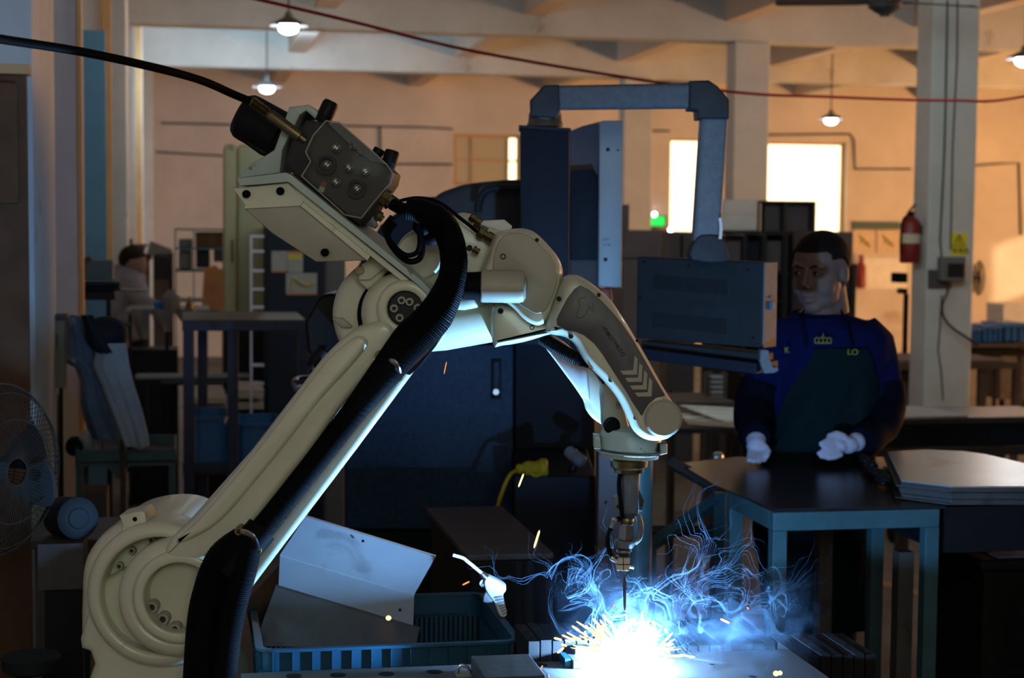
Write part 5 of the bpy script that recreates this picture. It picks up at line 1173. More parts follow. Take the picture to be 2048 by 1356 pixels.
# standing fan
def fan(name, label, c, R_, yaw, hubm, height, guard_rings=5, spokes=36, blades=3, tilt=0, base=True, wr=.0025, frame='r'):
    t = T(name, label, 'fan', (c.x, c.y, 0), frame); d = Vector((math.sin(yaw), -math.cos(yaw) * math.cos(tilt), math.sin(tilt))).normalized()
    u = d.cross(Vector((0, 0, 1))).normalized(); v = u.cross(d).normalized()
    def P(r, a, o): return c + d * o + (u * math.cos(a) + v * math.sin(a)) * r
    for sgn, nm in ((1, 'front_guard'), (-1, 'rear_guard')):
        g = G()
        for k in range(spokes):
            a = 2 * math.pi * k / spokes
            g.tube([P(R_ * .16, a, sgn * R_ * .32), P(R_ * .6, a + .05, sgn * R_ * .28), P(R_ * .9, a + .08, sgn * R_ * .14), P(R_, a + .1, 0)], wr * .6, 4, cap=False)
        for q, o_ in ((.16, .32), (.6, .28), (.9, .14)):
            g.tube([P(R_ * q, 2 * math.pi * k / 40, sgn * R_ * o_) for k in range(41)], wr, 5, cap=False)
        t.p(nm, g, hubm)
    t.p('rim', G().tube([P(R_, 2 * math.pi * k / 48, 0) for k in range(49)], wr * 2.2, 6, cap=False), hubm)
    for k in range(blades):
        a0 = 2 * math.pi * k / blades + .4; grid = []
        for i in range(5):
            r = R_ * (.16 + .68 * i / 4); grid.append([P(r, a0 + w_ * (.55 + .12 * i) , (w_ - .5) * R_ * .14) for w_ in (0, .33, .66, 1)])
        t.p('blade', G().sheet(grid, .002), M['black'])
    t.p('motor', G().lathe(c - d * R_ * .75, c + d, [(0, R_ * .10), (R_ * .05, R_ * .17), (R_ * .40, R_ * .2), (R_ * .45, R_ * .12), (R_ * .85, R_ * .10)], 20), M['blackp'])
    if base:
        b0 = c - d * R_ * .5
        t.p('pole', G().tube([(b0.x, b0.y, 0.03), (b0.x, b0.y, c.z - R_ * .12)], .016, 10), M['blackp'])
        t.p('base', G().lathe(Vector((b0.x, b0.y, 0)), Vector((b0.x, b0.y, 1)), [(0, .22), (.015, .22), (.03, .19), (.05, .04)], 28), M['blackp'])
    return t
fan('standing_fan', 'black standing fan in front of the sunlit wall', PR(1958, 556, 14.0), .155, R(62), M['blackp'], 1.2)
fan('standing_fan', 'second standing fan half hidden by the nearest pillar', PR(1925, 558, 13.0), .16, R(20), M['blackp'], 1.2, spokes=24)
# crates, trays, tables at the right
for k, (l, r) in enumerate(((1926, 1962), (1963, 2005), (2006, 2062))):
    t = RT('blue_tote', ['blue tote nearest the pillar on the far bench', 'middle blue tote on the far bench', 'blue tote at the right edge on the far bench'][k], 'tote', (l + r) / 2, 12.6)
    up_px = -4 * k
    t.p('body', rb(l + 2, 662 + up_px, r - 2, 686 + up_px // 2, 12.6, .35), M['bin'], b=.01); t.p('rim', rb(l, 655 + up_px, r, 663 + up_px, 12.58, .39), M['bin'], b=.006)
    for j in range(4): x = PR(l + (r - l) * (j + .5) / 4, 670, 12.6).x; t.p('rib', G().box(x - .008, x + .008, 12.588, 12.60, PR(l, 686 + up_px // 2, 12.6).z, PR(l, 663 + up_px, 12.6).z), M['bin'])
for k in range(7):
    t = RT('white_tray', 'shallow white tray in the far stack at the right edge', 'tray', 2030, 15.0, 'white trays stacked at the right edge')
    b_ = 650 - k * 6; s_ = rb(2006, b_ - 6, 2056, b_ - .5, 15.0, .35); t.p('body', s_, M['white'], b=.006)
t = RT('tray_stand', 'dark trolley carrying the stacked white trays', 'trolley', 2030, 15.0)
t.p('deck', rb(2002, 650.5, 2062, 656, 14.98, .4), M['steeld']); t.p('frame', rb(2004, 656, 2060, 700, 15.0, .36, .1), M['steeld']); t.p('foot', rb(2006, 700, 2012, 710, 15.1, .05, 0), M['black']); t.p('foot', rb(2050, 700, 2056, 710, 15.1, .05, 0), M['black'])
solo('white_bag', G().ell(PR(1990, 645, 15.4), (.09, .08, .07), 14, 8), M['white'], 'pale plastic bag left of the white trays', 'bag', 'r')
a = PR(1928, 688, 12.55)
t = RT('far_bench', 'dark cluttered bench carrying the blue totes', 'bench', 1990, 12.55)
t.p('top', rb(1915, 688, 2075, 694, 12.5, .5), M['steeld']); t.p('under_shelf', rb(1930, 700, 2060, 712, 12.55, .4), M['blackp'])
for l in (1922, 2040): t.p('leg', rb(l, 694, l + 8, 760, 12.6, .05, 0), M['steeld'])
Z3 = .80; a = PRZ(1805, 722, Z3); b_ = PRZ(2020, 722, Z3)
t = T('far_table', 'long pale-topped table beyond the worker at the right', 'table', (a.x + .5, a.y, 0), 'r')
y1 = PRZ(1850, 706, Z3).y
t.p('top', G().box(a.x - .1, b_.x, a.y, y1, Z3 - .012, Z3), M['brownc']); t.p('frame', G().box(a.x - .12, b_.x + .1, a.y - .02, y1, Z3 - .06, Z3 - .012), M['steeld'])
for px, w_ in ((1826, 4), (1866, 5), (1888, 6), (1928, 6), (1960, 16), (1992, 3), (2030, 12)):
    x = PR(px, 740, a.y + .05).x; t.p('leg', G().box(x, x + w_ * .0034, a.y + .05, a.y + .10, 0, Z3 - .06), M['steeld'])
t.p('side_panel', G().box(PR(1815, 740, a.y).x, PR(1845, 740, a.y).x, a.y + .15, a.y + .17, .15, Z3 - .06), M['brownc'])
Z4 = .84; a = PRZ(1700, 838, Z4); b_ = PRZ(2100, 835, Z4); y1 = PRZ(1900, 825, Z4).y
t = T('long_bench', 'long dark steel bench crossing behind the worker', 'bench', (a.x + .8, a.y, 0), 'r')
t.p('top', G().box(a.x - .2, b_.x + .1, a.y, y1 + .25, Z4 - .03, Z4), M['steelb'], b=.004); t.p('apron_rail', G().box(a.x - .2, b_.x + .1, a.y + .01, a.y + .04, Z4 - .14, Z4 - .03), M['navy'])
t.p('lower_rail', G().box(a.x - .2, b_.x + .1, a.y + .05, a.y + .09, Z4 - .19, Z4 - .15), M['steeld'])
for x in (a.x - .15, a.x + .3, a.x + 1.2, b_.x - .2): t.p('leg', G().box(x, x + .05, a.y + .1, a.y + .15, 0, Z4 - .03), M['steeld'])
pl = [PRZ(1795, 836, Z4 + .01), PRZ(1810, 812, Z4 + .01), PRZ(1870, 816, Z4 + .01), PRZ(1935, 832, Z4 + .01)]
solo('metal_offcut', G().zprism([(v.x, v.y) for v in pl], Z4 + .001, Z4 + .012), M['galv'], 'pale sheet offcut lying on the long dark bench', 'steel sheet', 'r')
# things left of the worker seen under the pendant
for k in range(5):
    solo('slotted_bar', rb(1424, 752 + k * 10, 1446, 757 + k * 10, 8.5, .05), M['alu'], 'short bright horizontal bar in the rack under the pendant', 'bar', 'r', group='bright bars under the pendant')
t = RT('bar_rack', 'dark rack holding short bright bars under the pendant', 'rack', 1420, 8.56)
t.p('post', rb(1412, 745, 1424, 900, 8.56, .05, 0), M['steeld']); t.p('post', rb(1446, 745, 1452, 900, 8.56, .05, 0), M['steeld']); t.p('top_sheet', rb(1345, 806, 1475, 812, 8.2, .5), M['steeld'])
for k in range(9): 
    p0 = PR(1350 + k * 3, 812 + k * 4.5, 7.9 - k * .12); p1 = PR(1475, 818 + k * 4.5, 7.9 - k * .12)
    t.p('grate_bar', G().tube([p0, p1], .006, 4), M['steel'])
t.p('table_top', rb(1330, 858, 1480, 866, 6.9, 1.2), M['steeld'])
for l in (1340, 1465): t.p('leg', rb(l, 866, l + 10, 900, 6.95, .05, 0), M['steeld'])
t = RT('pipe_stub', 'small bright pipe fitting on a post behind the teal table', 'fitting', 1437, 6.0); t.p('fitting', G().lathe(PR(1426, 914, 6.0), PR(1448, 914, 6.0), [(0, .015), (.01, .02), (.03, .02), (.035, .015)], 12), M['steel'])
c = PR(1437, 924, 6.02); t.p('post', G().box(c.x - .02, c.x + .02, 6.0, 6.04, 0, c.z), M['steeld'])
t = RT('floor_trolley', 'low trolley with a dark castor wheel beyond the worker table', 'trolley', 1785, 8.7)
c = PR(1784, 1096, 8.7); c.z = .056
wh = t.p('castor_wheel', G().lathe(c, c + Vector((1, .3, 0)), [(0, .045), (.005, .055), (.035, .055), (.04, .045)], 24), M['blackp']); t.p('castor_fork', G().tube([c + Vector((.018, 0, .02)), c + Vector((.05, 0, .16))], .022, 4), M['steeld'])
t.p('frame_bar', G().box(c.x - .3, c.x + .9, 8.68, 8.74, .16, .21), M['steeld']); t.p('deck', G().box(c.x - .3, c.x + .9, 8.74, 9.3, .18, .22), M['steeld'])
t.p('castor_wheel', G().lathe(c + Vector((.8, .3, 0)), c + Vector((1.8, .6, 0)), [(0, .045), (.005, .055), (.035, .055), (.04, .045)], 24), M['blackp'])

# ------------------------------------------------------------------ left side of the hall
t = RT('grey_cabinet', 'pale grey instrument cabinet cut off by the left edge', 'cabinet', 20, 5.4)
t.p('case', rb(-40, 446, 38, 556, 5.4, .3), M['greyc'], b=.003)
t.p('side_frame', rb(38, 446, 60, 452, 5.42, .25), M['ochre']); t.p('side_frame', rb(55, 452, 60, 556, 5.42, .25), M['ochre']); t.p('glass_door', rb(38, 452, 55, 530, 5.45, .02), M['blued']); t.p('sill', rb(38, 530, 55, 556, 5.43, .2), M['greyc'])
t.p('dark_case', rb(-40, 557, 38, 642, 5.38, .3), M['blackp'], b=.003)
t.p('lower_case', rb(-40, 643, 48, 900, 5.4, .35, 0), M['teal2'], b=.003)
t = RT('beige_cabinet', 'worn beige control cabinet with a small sticker under the jacket', 'cabinet', 90, 5.85)
cb = t.p('case', rb(50, 640, 130, 776, 5.85, .08), M['beigec'], b=.004); t.p('top', rb(46, 630, 132, 640, 5.83, .11), M['steeld'], b=.002)
t.p('sticker', rb(87, 724, 97, 752, 5.847, .004), M['white'], cb); t.p('sticker_dot', G().lathe(PR(92, 744, 5.846), PR(92, 744, 5.846) + Vector((0, 1, 0)), [(0, .006), (.003, .006)], 14), M['bin'], cb)
t.p('hinge', rb(113, 668, 115, 695, 5.845, .006), M['black'], cb); t.p('leg', rb(56, 776, 62, 800, 5.9, .05, 0), M['black']); t.p('leg', rb(118, 776, 124, 800, 5.9, .05, 0), M['black'])
t.p('floor_box', rb(62, 800, 118, 900, 5.95, .2, 0), M['blackp'])
solo('white_ruler', rb(64, 627, 104, 630, 5.9, .04), M['white'], 'pale ruler lying on the beige cabinet', 'ruler', 'r')
# stack of dark steel sections and a bench
t = RT('steel_rack', 'dark rack of steel sections left of the bending worker', 'rack', 150, 7.3)
for k, (l, t0, r, b0, m) in enumerate(((88, 565, 240, 572, 'navy'), (86, 574, 240, 580, 'navy'), (60, 582, 230, 600, 'blackp'), (156, 520, 226, 560, 'pend2'), (40, 524, 88, 543, 'blackp'), (98, 536, 156, 556, 'blackp'))):
    t.p('beam', rb(l, t0, r, b0, 7.3 + .01 * k, .16), M[m], b=.004)
t.p('long_bar', G().tube([PR(62, 553, 7.25), PR(182, 516, 7.25)], .012, 6), M['steeld']); t.p('long_bar', G().tube([PR(100, 530, 7.25), PR(131, 516, 7.25)], .014, 6), M['steeld'])
t.p('rod', G().tube([PR(226, 579, 7.4), PR(296, 581, 7.4)], .006, 6), M['steel'])
for l in (70, 212): t.p('leg', rb(l, 600, l + 10, 700, 7.35, .06, 0), M['blackp'])
# hanging work jacket
t = T('work_jacket', 'pale blue work jacket hanging beside the beige cabinet', 'jacket', PR(210, 890, 6.0), 'r')
def cloth(outline, Y, amp, ph, nx=22, ny=26, bulge=.03):
    # grid between left and right outlines given as rows (py, xl, xr)
    grid = []
    for i in range(ny + 1):
        s_ = i / ny * (len(outline) - 1); j = min(int(s_), len(outline) - 2); f = s_ - j
        py = outline[j][0] * (1 - f) + outline[j + 1][0] * f; xl_ = outline[j][1] * (1 - f) + outline[j + 1][1] * f; xr_ = outline[j][2] * (1 - f) + outline[j + 1][2] * f; row = []
        for k in range(nx + 1):
            u = k / nx; q = amp * (math.sin(u * 9 + ph + i * .08) + .5 * math.sin(u * 21 + ph * 2 - i * .05)) * (.4 + .6 * i / ny)
            row.append(PR(xl_ + (xr_ - xl_) * u, py, Y) + Vector((0, -bulge * math.sin(math.pi * u) + q, 0)))
        grid.append(row)
    return G().sheet(grid, .004)
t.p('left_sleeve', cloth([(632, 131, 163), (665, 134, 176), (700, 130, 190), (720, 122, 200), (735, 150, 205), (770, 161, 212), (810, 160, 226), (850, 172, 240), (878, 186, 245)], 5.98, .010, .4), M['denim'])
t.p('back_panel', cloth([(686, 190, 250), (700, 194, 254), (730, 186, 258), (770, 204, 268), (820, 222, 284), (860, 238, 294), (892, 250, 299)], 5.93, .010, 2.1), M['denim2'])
t.p('lining', G().ell(PR(212, 668, 5.98), (.075, .05, .062), 24, 14), M['navy'])
t.p('collar', cloth([(630, 163, 185), (660, 170, 205), (690, 178, 215), (706, 196, 226)], 5.90, .004, 1.0, 10, 10, .01), M['navy'])
t.p('button', G().lathe(PR(214, 706, 5.885), PR(214, 706, 5.885) + Vector((0, 1, 0)), [(0, .004), (.003, .005)], 10), M['black'])
t.p('hanger_rail', G().tube([PR(140, 634, 6.02), PR(260, 650, 6.02)], .008, 8), M['steeld']); t.p('rail_post', G().tube([PR(245, 648, 6.03), Vector((PR(245, 648, 6.03).x, 6.03, 0))], .012, 8), M['steeld'])
# teal trolley with clutter
ZT3 = .93; a = PRZ(150, 903, ZT3); b_ = PRZ(350, 903, ZT3); y1 = a.y + .42
t = T('tool_trolley', 'teal steel tool trolley loaded with clutter left of the robot', 'trolley', (a.x + .2, a.y + .2, 0), 'r')
t.p('front_apron', G().box(a.x, b_.x, a.y, a.y + .006, ZT3 - .055, ZT3 + .003), M['teal'], b=.001); t.p('back_apron', G().box(a.x, b_.x, y1 - .006, y1, ZT3 - .055, ZT3 + .003), M['teal'], b=.001)
t.p('tray', G().box(a.x, b_.x, a.y, y1, ZT3 - .045, ZT3 - .035), M['steeld'])
for x in (a.x, b_.x - .004): t.p('side_apron', G().box(x, x + .006, a.y, y1, ZT3 - .055, ZT3 + .003), M['teal'], b=.001)
for x in (a.x + .002, b_.x - .022):
    for y in (a.y + .004, y1 - .024): t.p('leg', G().box(x, x + .022, y, y + .022, 0.0, ZT3 - .055), M['teal'])
t.p('lower_shelf', G().box(a.x, b_.x, a.y, y1, .30, .315), M['teal'])
q_ = PRZ(230, 935, ZT3 - .055); t.p('gusset', G().prism([(q_.x - .03, ZT3 - .056), (q_.x + .05, ZT3 - .056), (q_.x + .01, ZT3 - .10)], a.y + .002, a.y + .006), M['teal'])
zt = ZT3 - .035
def onT(px, Y): return PR(px, 880, Y).x
g = G()
for k in range(9): 
    g.ell(Vector((onT(175 + k * 11, a.y + .2), a.y + .16 + random.uniform(-.05, .06), zt + .060)), (random.uniform(.02, .035), .03, random.uniform(.025, .045)), 9, 6, fn=lambda q: q * (1 + .25 * noise.noise(q * 60)))
solo('crumpled_bag', g, M['bagp'], 'crumpled translucent plastic bag on the teal trolley', 'bag', 'r')
solo('paper_pad', G().box(onT(248, a.y + .3), onT(288, a.y + .3), a.y + .24, a.y + .36, zt, zt + .085), M['white'], 'pale paper pack at the back of the teal trolley', 'paper', 'r', b=.003)
solo('gloves_roll', G().lathe(Vector((onT(150, a.y + .15), a.y + .10, zt + .035)), Vector((onT(150, a.y + .15), a.y + 3, zt + .035)), [(0, .022), (.01, .032), (.07, .034), (.08, .02)], 18), M['apron'], 'dark green tape roll at the left end of the teal trolley', 'tape roll', 'r')
solo('hand_lever', G().tube(cr([Vector((onT(222, a.y + .1), a.y + .07, zt + .01)), Vector((onT(255, a.y + .1), a.y + .08, zt + .03)), Vector((onT(275, a.y + .1), a.y + .06, zt + .022)), Vector((onT(300, a.y + .1), a.y + .09, zt + .012))], 5, False), .010, 10), M['blackp'], 'black angled hand tool on the teal trolley', 'tool', 'r')
solo('steel_nut', G().lathe(Vector((onT(312, a.y + .1), a.y + .08, zt)), Vector((onT(312, a.y + .1), a.y + .08, 3)), [(0, .008), (.012, .008)], 6), M['steel'], 'bright steel nut in the teal trolley tray', 'nut', 'r')
solo('spanner', G().tube([Vector((onT(182, a.y + .05), a.y + .04, zt + .006)), Vector((onT(222, a.y + .05), a.y + .05, zt + .006))], .006, 8), M['steel'], 'shiny spanner at the front of the teal trolley tray', 'spanner', 'r')
t = RT('carton', 'written brown carton under the teal trolley', 'carton', 185, a.y + .1)
t.p('body', G().box(onT(160, a.y + .1), onT(213, a.y + .1), a.y + .1, a.y + .3, .316, .316 + .45), M['brownc'], b=.003)
solo('water_bottle', G().lathe(PR(362, 1055, 6.4), PR(362, 1000, 6.4), [(0, .02), (.004, .024), (.07, .024), (.09, .010), (.10, .010)], 16), M['bagp'], 'clear bottle standing right of the teal trolley', 'bottle', 'r')
bt_ = PR(352, 1055, 6.4).z
t = RT('bottle_crate', 'low dark crate under the clear bottle', 'crate', 350, 6.4); t.p('box', G().box(b_.x + .03, PR(385, 1055, 6.3).x, 6.3, 6.6, 0, bt_ - .001), M['blackp'], b=.006)
# big fan in front, motor and round stool
c = RI @ PV(-8, 940, 3.35)
fan('floor_fan', 'large old fan with wire guard at the left edge', c, .172, R(52), M['rustw'], .9, spokes=90, wr=.0012, base=True)
t = T('grinder_motor', 'grey round-faced motor right of the big fan', 'motor', RI @ PV(150, 1080, 3.5), 'r')
p0 = RI @ PV(158, 1037, 3.45); p1 = RI @ PV(95, 1030, 3.62)
t.p('body', G().lathe(p0, p1, [(.012, .040), (.02, .043), (.10, .043), (.11, .03)], 32), M['blackp'])
t.p('end_cap', G().lathe(p0, p1, [(0, .020), (.002, .022), (.003, .036), (.006, .043), (.014, .043)], 32), M['pend'])
t.p('bracket', G().box(p0.x - .08, p0.x + .01, p0.y - .03, p0.y + .12, p0.z - .14, p0.z - .046), M['steeld'])
hd = RI @ PV(75, 965, 3.4)
t.p('switch_housing', G().prism(cr([(hd.x - .035, hd.z - .03), (hd.x - .025, hd.z + .02), (hd.x, hd.z + .042), (hd.x + .022, hd.z + .036), (hd.x + .034, hd.z - .02), (hd.x + .02, hd.z - .05)], 4), hd.y, hd.y + .05), M['pend'], b=.003)
t.p('switch_hole', G().lathe(hd + Vector((-.006, -.001, .016)), hd + Vector((-.006, 1, .016)), [(0, .013), (.004, .013)], 16), M['black'])
t.p('pedestal', G().box(p0.x - .07, p0.x, p0.y, p0.y + .09, 0, p0.z - .14), M['blackp'])
t = T('round_stool', 'dark round stool seat at the lower left corner', 'stool', RI @ PV(62, 1310, 3.1), 'r')
s0 = RI @ PV(62, 1310, 3.1)
t.p('seat', G().lathe(s0, s0 + Vector((0, 0, 1)), [(-.03, .045), (-.025, .052), (-.004, .054), (0, .050)], 36), M['pend'])
for k in range(3):
    a_ = 2.1 * k; t.p('leg', G().tube([s0 + Vector((.03 * math.cos(a_), .03 * math.sin(a_), -.03)), Vector((s0.x + .12 * math.cos(a_), s0.y + .12 * math.sin(a_), 0))], .010, 8), M['blackp'])
t = T('low_bench', 'dark low bench behind the robot shoulder', 'bench', RI @ PV(180, 1075, 3.9), 'r')
s0 = RI @ PV(150, 1080, 3.8); s1_ = RI @ PV(250, 1080, 3.8)
t.p('top', G().box(s0.x - .1, s1_.x, s0.y, s0.y + .3, s0.z - .02, s0.z), M['steeld'], b=.003)
for x in (s0.x - .09, s1_.x - .04): t.p('leg', G().box(x, x + .03, s0.y + .02, s0.y + .05, 0, s0.z - .02), M['steeld'])
# bending worker far left
YQ = 11.5; kq = YQ / FPX
def PQ(px, py, dy=0): return PV(px, py, YQ + dy)
m2 = T('person', 'man in grey workwear bending over a bench on the left', 'person', (PQ(262, 700).x, YQ, 0))
g = G(); g.ell(PQ(268, 526), (.085, .09, .10), 18, 12); g.ell(PQ(277, 530, -.01), (.06, .07, .085), 14, 10); g.ell(PQ(285, 532, -.02), (.022, .02, .02), 10, 6); g.tube([PQ(262, 535), PQ(248, 552)], [.055, .07], 12)
m2.p('head', g, M['skin'], remesh=.008)
def hq(q): return q * (1.0 if (q.z > .015 or q.x < -.03) else .88)
m2.p('hair', G().ell(PQ(264, 518), (.092, .10, .095), 28, 18, fn=hq), M['hair'])
for nm_, qx in (('ear', 262),): m2.p('ear', G().ell(PQ(qx, 527, -.085), (.018, .012, .03), 10, 6), M['skin'])
g = G(); g.tube([PQ(247, 548), PQ(243, 575), PQ(242, 620), PQ(240, 680)], [.13, .19, .19, .17], 18); g.ell(PQ(250, 556), (.15, .15, .10), 16, 10)
g.tube([PQ(262, 565, -.1), PQ(276, 592, -.18), PQ(288, 606, -.25), PQ(312, 618, -.32)], [.085, .07, .062, .05], 14); g.tube([PQ(240, 565, .1), PQ(262, 605, -.02), PQ(300, 618, -.15)], [.085, .07, .05], 14)
m2.p('jacket', g, M['greysh'], remesh=.018)
for px, dy in ((314, -.33), (303, -.16)): m2.p('hand', G().ell(PQ(px, 619, dy), (.05, .035, .025), 12, 8).tube([PQ(px + 6, 619, dy), PQ(px + 18, 621, dy)], .012, 8).tube([PQ(px + 6, 621, dy - .02), PQ(px + 17, 624, dy - .02)], .012, 8).tube([PQ(px + 2, 617, dy), PQ(px + 12, 615, dy - .02)], .012, 8), M['skin'], remesh=.007)
g = G(); zz = PQ(240, 680).z
for dx in (-.1, .1): g.tube([(PQ(240, 680).x + dx * .6, YQ, zz + .05), (PQ(240, 680).x + dx, YQ, .45), (PQ(240, 680).x + dx, YQ, .02)], [.12, .09, .07], 12)
m2.p('trousers', g, M['jean'], remesh=.02)
# bench with grey covers in front of him
t = RT('covered_bench', 'bench draped with grey covers before the bending worker', 'bench', 320, 10.4)
t.p('top', rb(250, 622, 420, 628, 10.4, .7), M['pendl'])
for k, (l, t0, w_, h_) in enumerate(((262, 618, 38, 60), (302, 618, 45, 45), (350, 618, 36, 30), (392, 620, 45, 20), (218, 626, 40, 70))):
    t.p('cover', cloth([(t0, l, l + w_), (t0 + h_ * .4, l + 4, l + w_ - 2), (t0 + h_, l + w_ * .45, l + w_ * (.9 if k in (1, 2) else 1))], 10.37 - .01 * k, .015, k, 10, 10, .03), M['greyc2'])
for l in (256, 330, 408): t.p('leg', rb(l, 628, l + 8, 800, 10.5, .06, 0), M['blackp'])
t.p('under_box', rb(262, 700, 356, 760, 10.55, .3, 0), M['blackp'])
solo('white_jug', G().lathe(PR(342, 622, 10.6), PR(342, 580, 10.6), [(0, .05), (.01, .055), (.09, .055), (.11, .03), (.13, .02)], 16), M['pendl'], 'pale jug on the covered bench', 'jug', 'r')
solo('orange_flask', G().lathe(PR(380, 622, 10.6), PR(380, 580, 10.6), [(0, .02), (.005, .025), (.05, .025), (.06, .01), (.09, .008)], 14), M['brass'], 'small amber bottle on the covered bench', 'bottle', 'r')
solo('blue_cup', G().lathe(PR(316, 620, 10.6), PR(316, 560, 10.6), [(0, .02), (.05, .028), (.052, .024)], 14), M['bin'], 'small blue cup beside the bending worker hands', 'cup', 'r')
# drill press and boxes behind
t = RT('bench_drill', 'small dark bench drill silhouetted before the bright wall', 'drill', 262, 14.5)
t.p('column', rb(258, 478, 266, 600, 14.5, .06, 0), M['dgrey']); t.p('head_box', rb(240, 491, 290, 505, 14.45, .2), M['dgrey'], b=.02); t.p('arm_bar', rb(234, 488, 296, 493, 14.48, .05), M['dgrey']); t.p('spindle', G().tube([PR(248, 505, 14.5), PR(248, 516, 14.5)], .02, 8), M['dgrey'])
t.p('base_table', rb(212, 508, 303, 520, 14.3, .5), M['brownc'], b=.01)
t.p('leg', rb(216, 520, 222, 700, 14.4, .06, 0), M['brownc']); t.p('leg', rb(288, 520, 300, 700, 14.4, .06, 0), M['brownc'])
t = RT('tilted_carton', 'tilted grey carton behind the bending worker', 'carton', 320, 14.0)
t.p('box', G().prism(WR([(300, 482), (345, 500), (340, 520), (294, 508)], 14.0), 14.0, 14.3), M['pendl'], b=.006); t.p('lower_box', rb(306, 505, 346, 560, 14.0, .4, 0), M['pend'], b=.01); t.p('shelf_front', rb(308, 560, 338, 640, 13.95, .03, 0), M['brownc'])
# shelf with orange panels
t = RT('blue_shelf', 'teal-framed shelf with brown and orange boards on the left', 'shelf', 400, 13.2)
for l, r in ((349, 354), (386, 390), (445, 450)): t.p('post', rb(l, 458, r, 900, 13.2, .05, 0), M['teal'])
for y in (457, 496, 540, 600): t.p('board', rb(349, y, 450, y + 4, 13.2, .45), M['teal'])
solo('brown_board', rb(391, 464, 446, 495, 13.3, .3), M['wood'], 'brown board on the top of the teal-framed shelf', 'board', 'r')
solo('machine_part', rb(392, 500, 420, 536, 13.3, .3), M['pend'], 'grey machine part with a dark hole on the teal shelf', 'machine part', 'r', b=.01)
solo('pink_box', rb(428, 501, 446, 524, 13.3, .3), M['brownc'], 'small pinkish box right of the grey machine part', 'box', 'r', b=.008)
solo('paper_stack', rb(357, 478, 385, 495, 13.3, .3), M['pendl'], 'pale paper stack high on the teal shelf', 'paper', 'r', b=.01)
solo('grey_carton', rb(357, 501, 385, 538, 13.3, .3), M['pendl'], 'pale carton on the middle board of the teal shelf', 'carton', 'r', b=.01)
solo('leaning_board', G().prism(WR([(408, 538), (430, 530), (447, 545), (447, 640), (402, 640)], 12.6), 12.6, 12.68), M['orange'], 'orange-brown board leaning in front of the teal shelf', 'board', 'r')
# cream press frame
t = RT('cream_press', 'tall cream machine frame with rounded top on the left', 'machine', 490, 9.6)
t.p('front_post', G().puff(cr(WR([(447, 300), (449, 290), (460, 287), (472, 290), (473, 300), (472, 640), (448, 640)], 9.6), 1), 9.6, 9.75, .01, .012, 3), M['mach'])
t.p('body', G().puff(WR([(473, 296), (482, 289), (540, 289), (548, 300), (548, 640), (473, 640)], 9.68), 9.68, 10.3, .02, .02, 3), M['mach'])
t.p('top_bolt', G().lathe(PR(462, 296, 9.6), PR(462, 296, 9.6) + Vector((0, 1, 0)), [(0, .015), (.01, .018)], 14), M['pendl']); t.p('slot', rb(462, 480, 467, 525, 9.595, .01), M['steeld'])
t.p('plinth', rb(448, 640, 548, 900, 9.65, .6, 0), M['blackp'])
# ladder-like white rack
t = RT('white_ladder_rack', 'narrow white rack with open rungs before the cream machine', 'rack', 514, 8.6)
for l, r in ((500, 505),): t.p('post', rb(l, 470, r, 790, 8.6, .04, 0), M['whitel'])
t.p('post', rb(528, 470, 532, 790, 8.6, .04, 0), M['blackp'])
for y in (470, 500, 539, 576, 612, 650, 728, 765): t.p('rung', rb(505, y, 528, y + 5, 8.6, .04), M['whitel'])
# dark sticker cabinet
t = RT('sticker_cabinet', 'dark cabinet with yellow and white notices behind the robot elbow', 'cabinet', 590, 9.2)
cs = t.p('case', rb(533, 445, 650, 1000, 9.2, .42, 0), M['navy'], b=.008)
for k, (l, t0, r, b0, m) in enumerate(((543, 502, 575, 542, 'stk'), (576, 502, 606, 545, 'stk'), (572, 546, 634, 588, 'stk'), (576, 508, 603, 519, 'ystk'), (543, 541, 572, 545, 'ostk'), (574, 586, 634, 590, 'ostk'), (576, 502, 606, 507, 'ostk'))):
    t.p('notice', rb(l, t0, r, b0, 9.195 - .002 * (k > 2), .004), M[m], cs)
t.p('notice_arrow', G().tube([PR(584, 580, 9.19), PR(586, 556, 9.19), PR(612, 572, 9.19), PR(630, 566, 9.19)], .006, 5), M['ystk'], cs)
t.p('right_door', rb(651, 500, 690, 1000, 9.3, .3, 0), M['brownc'], b=.006)
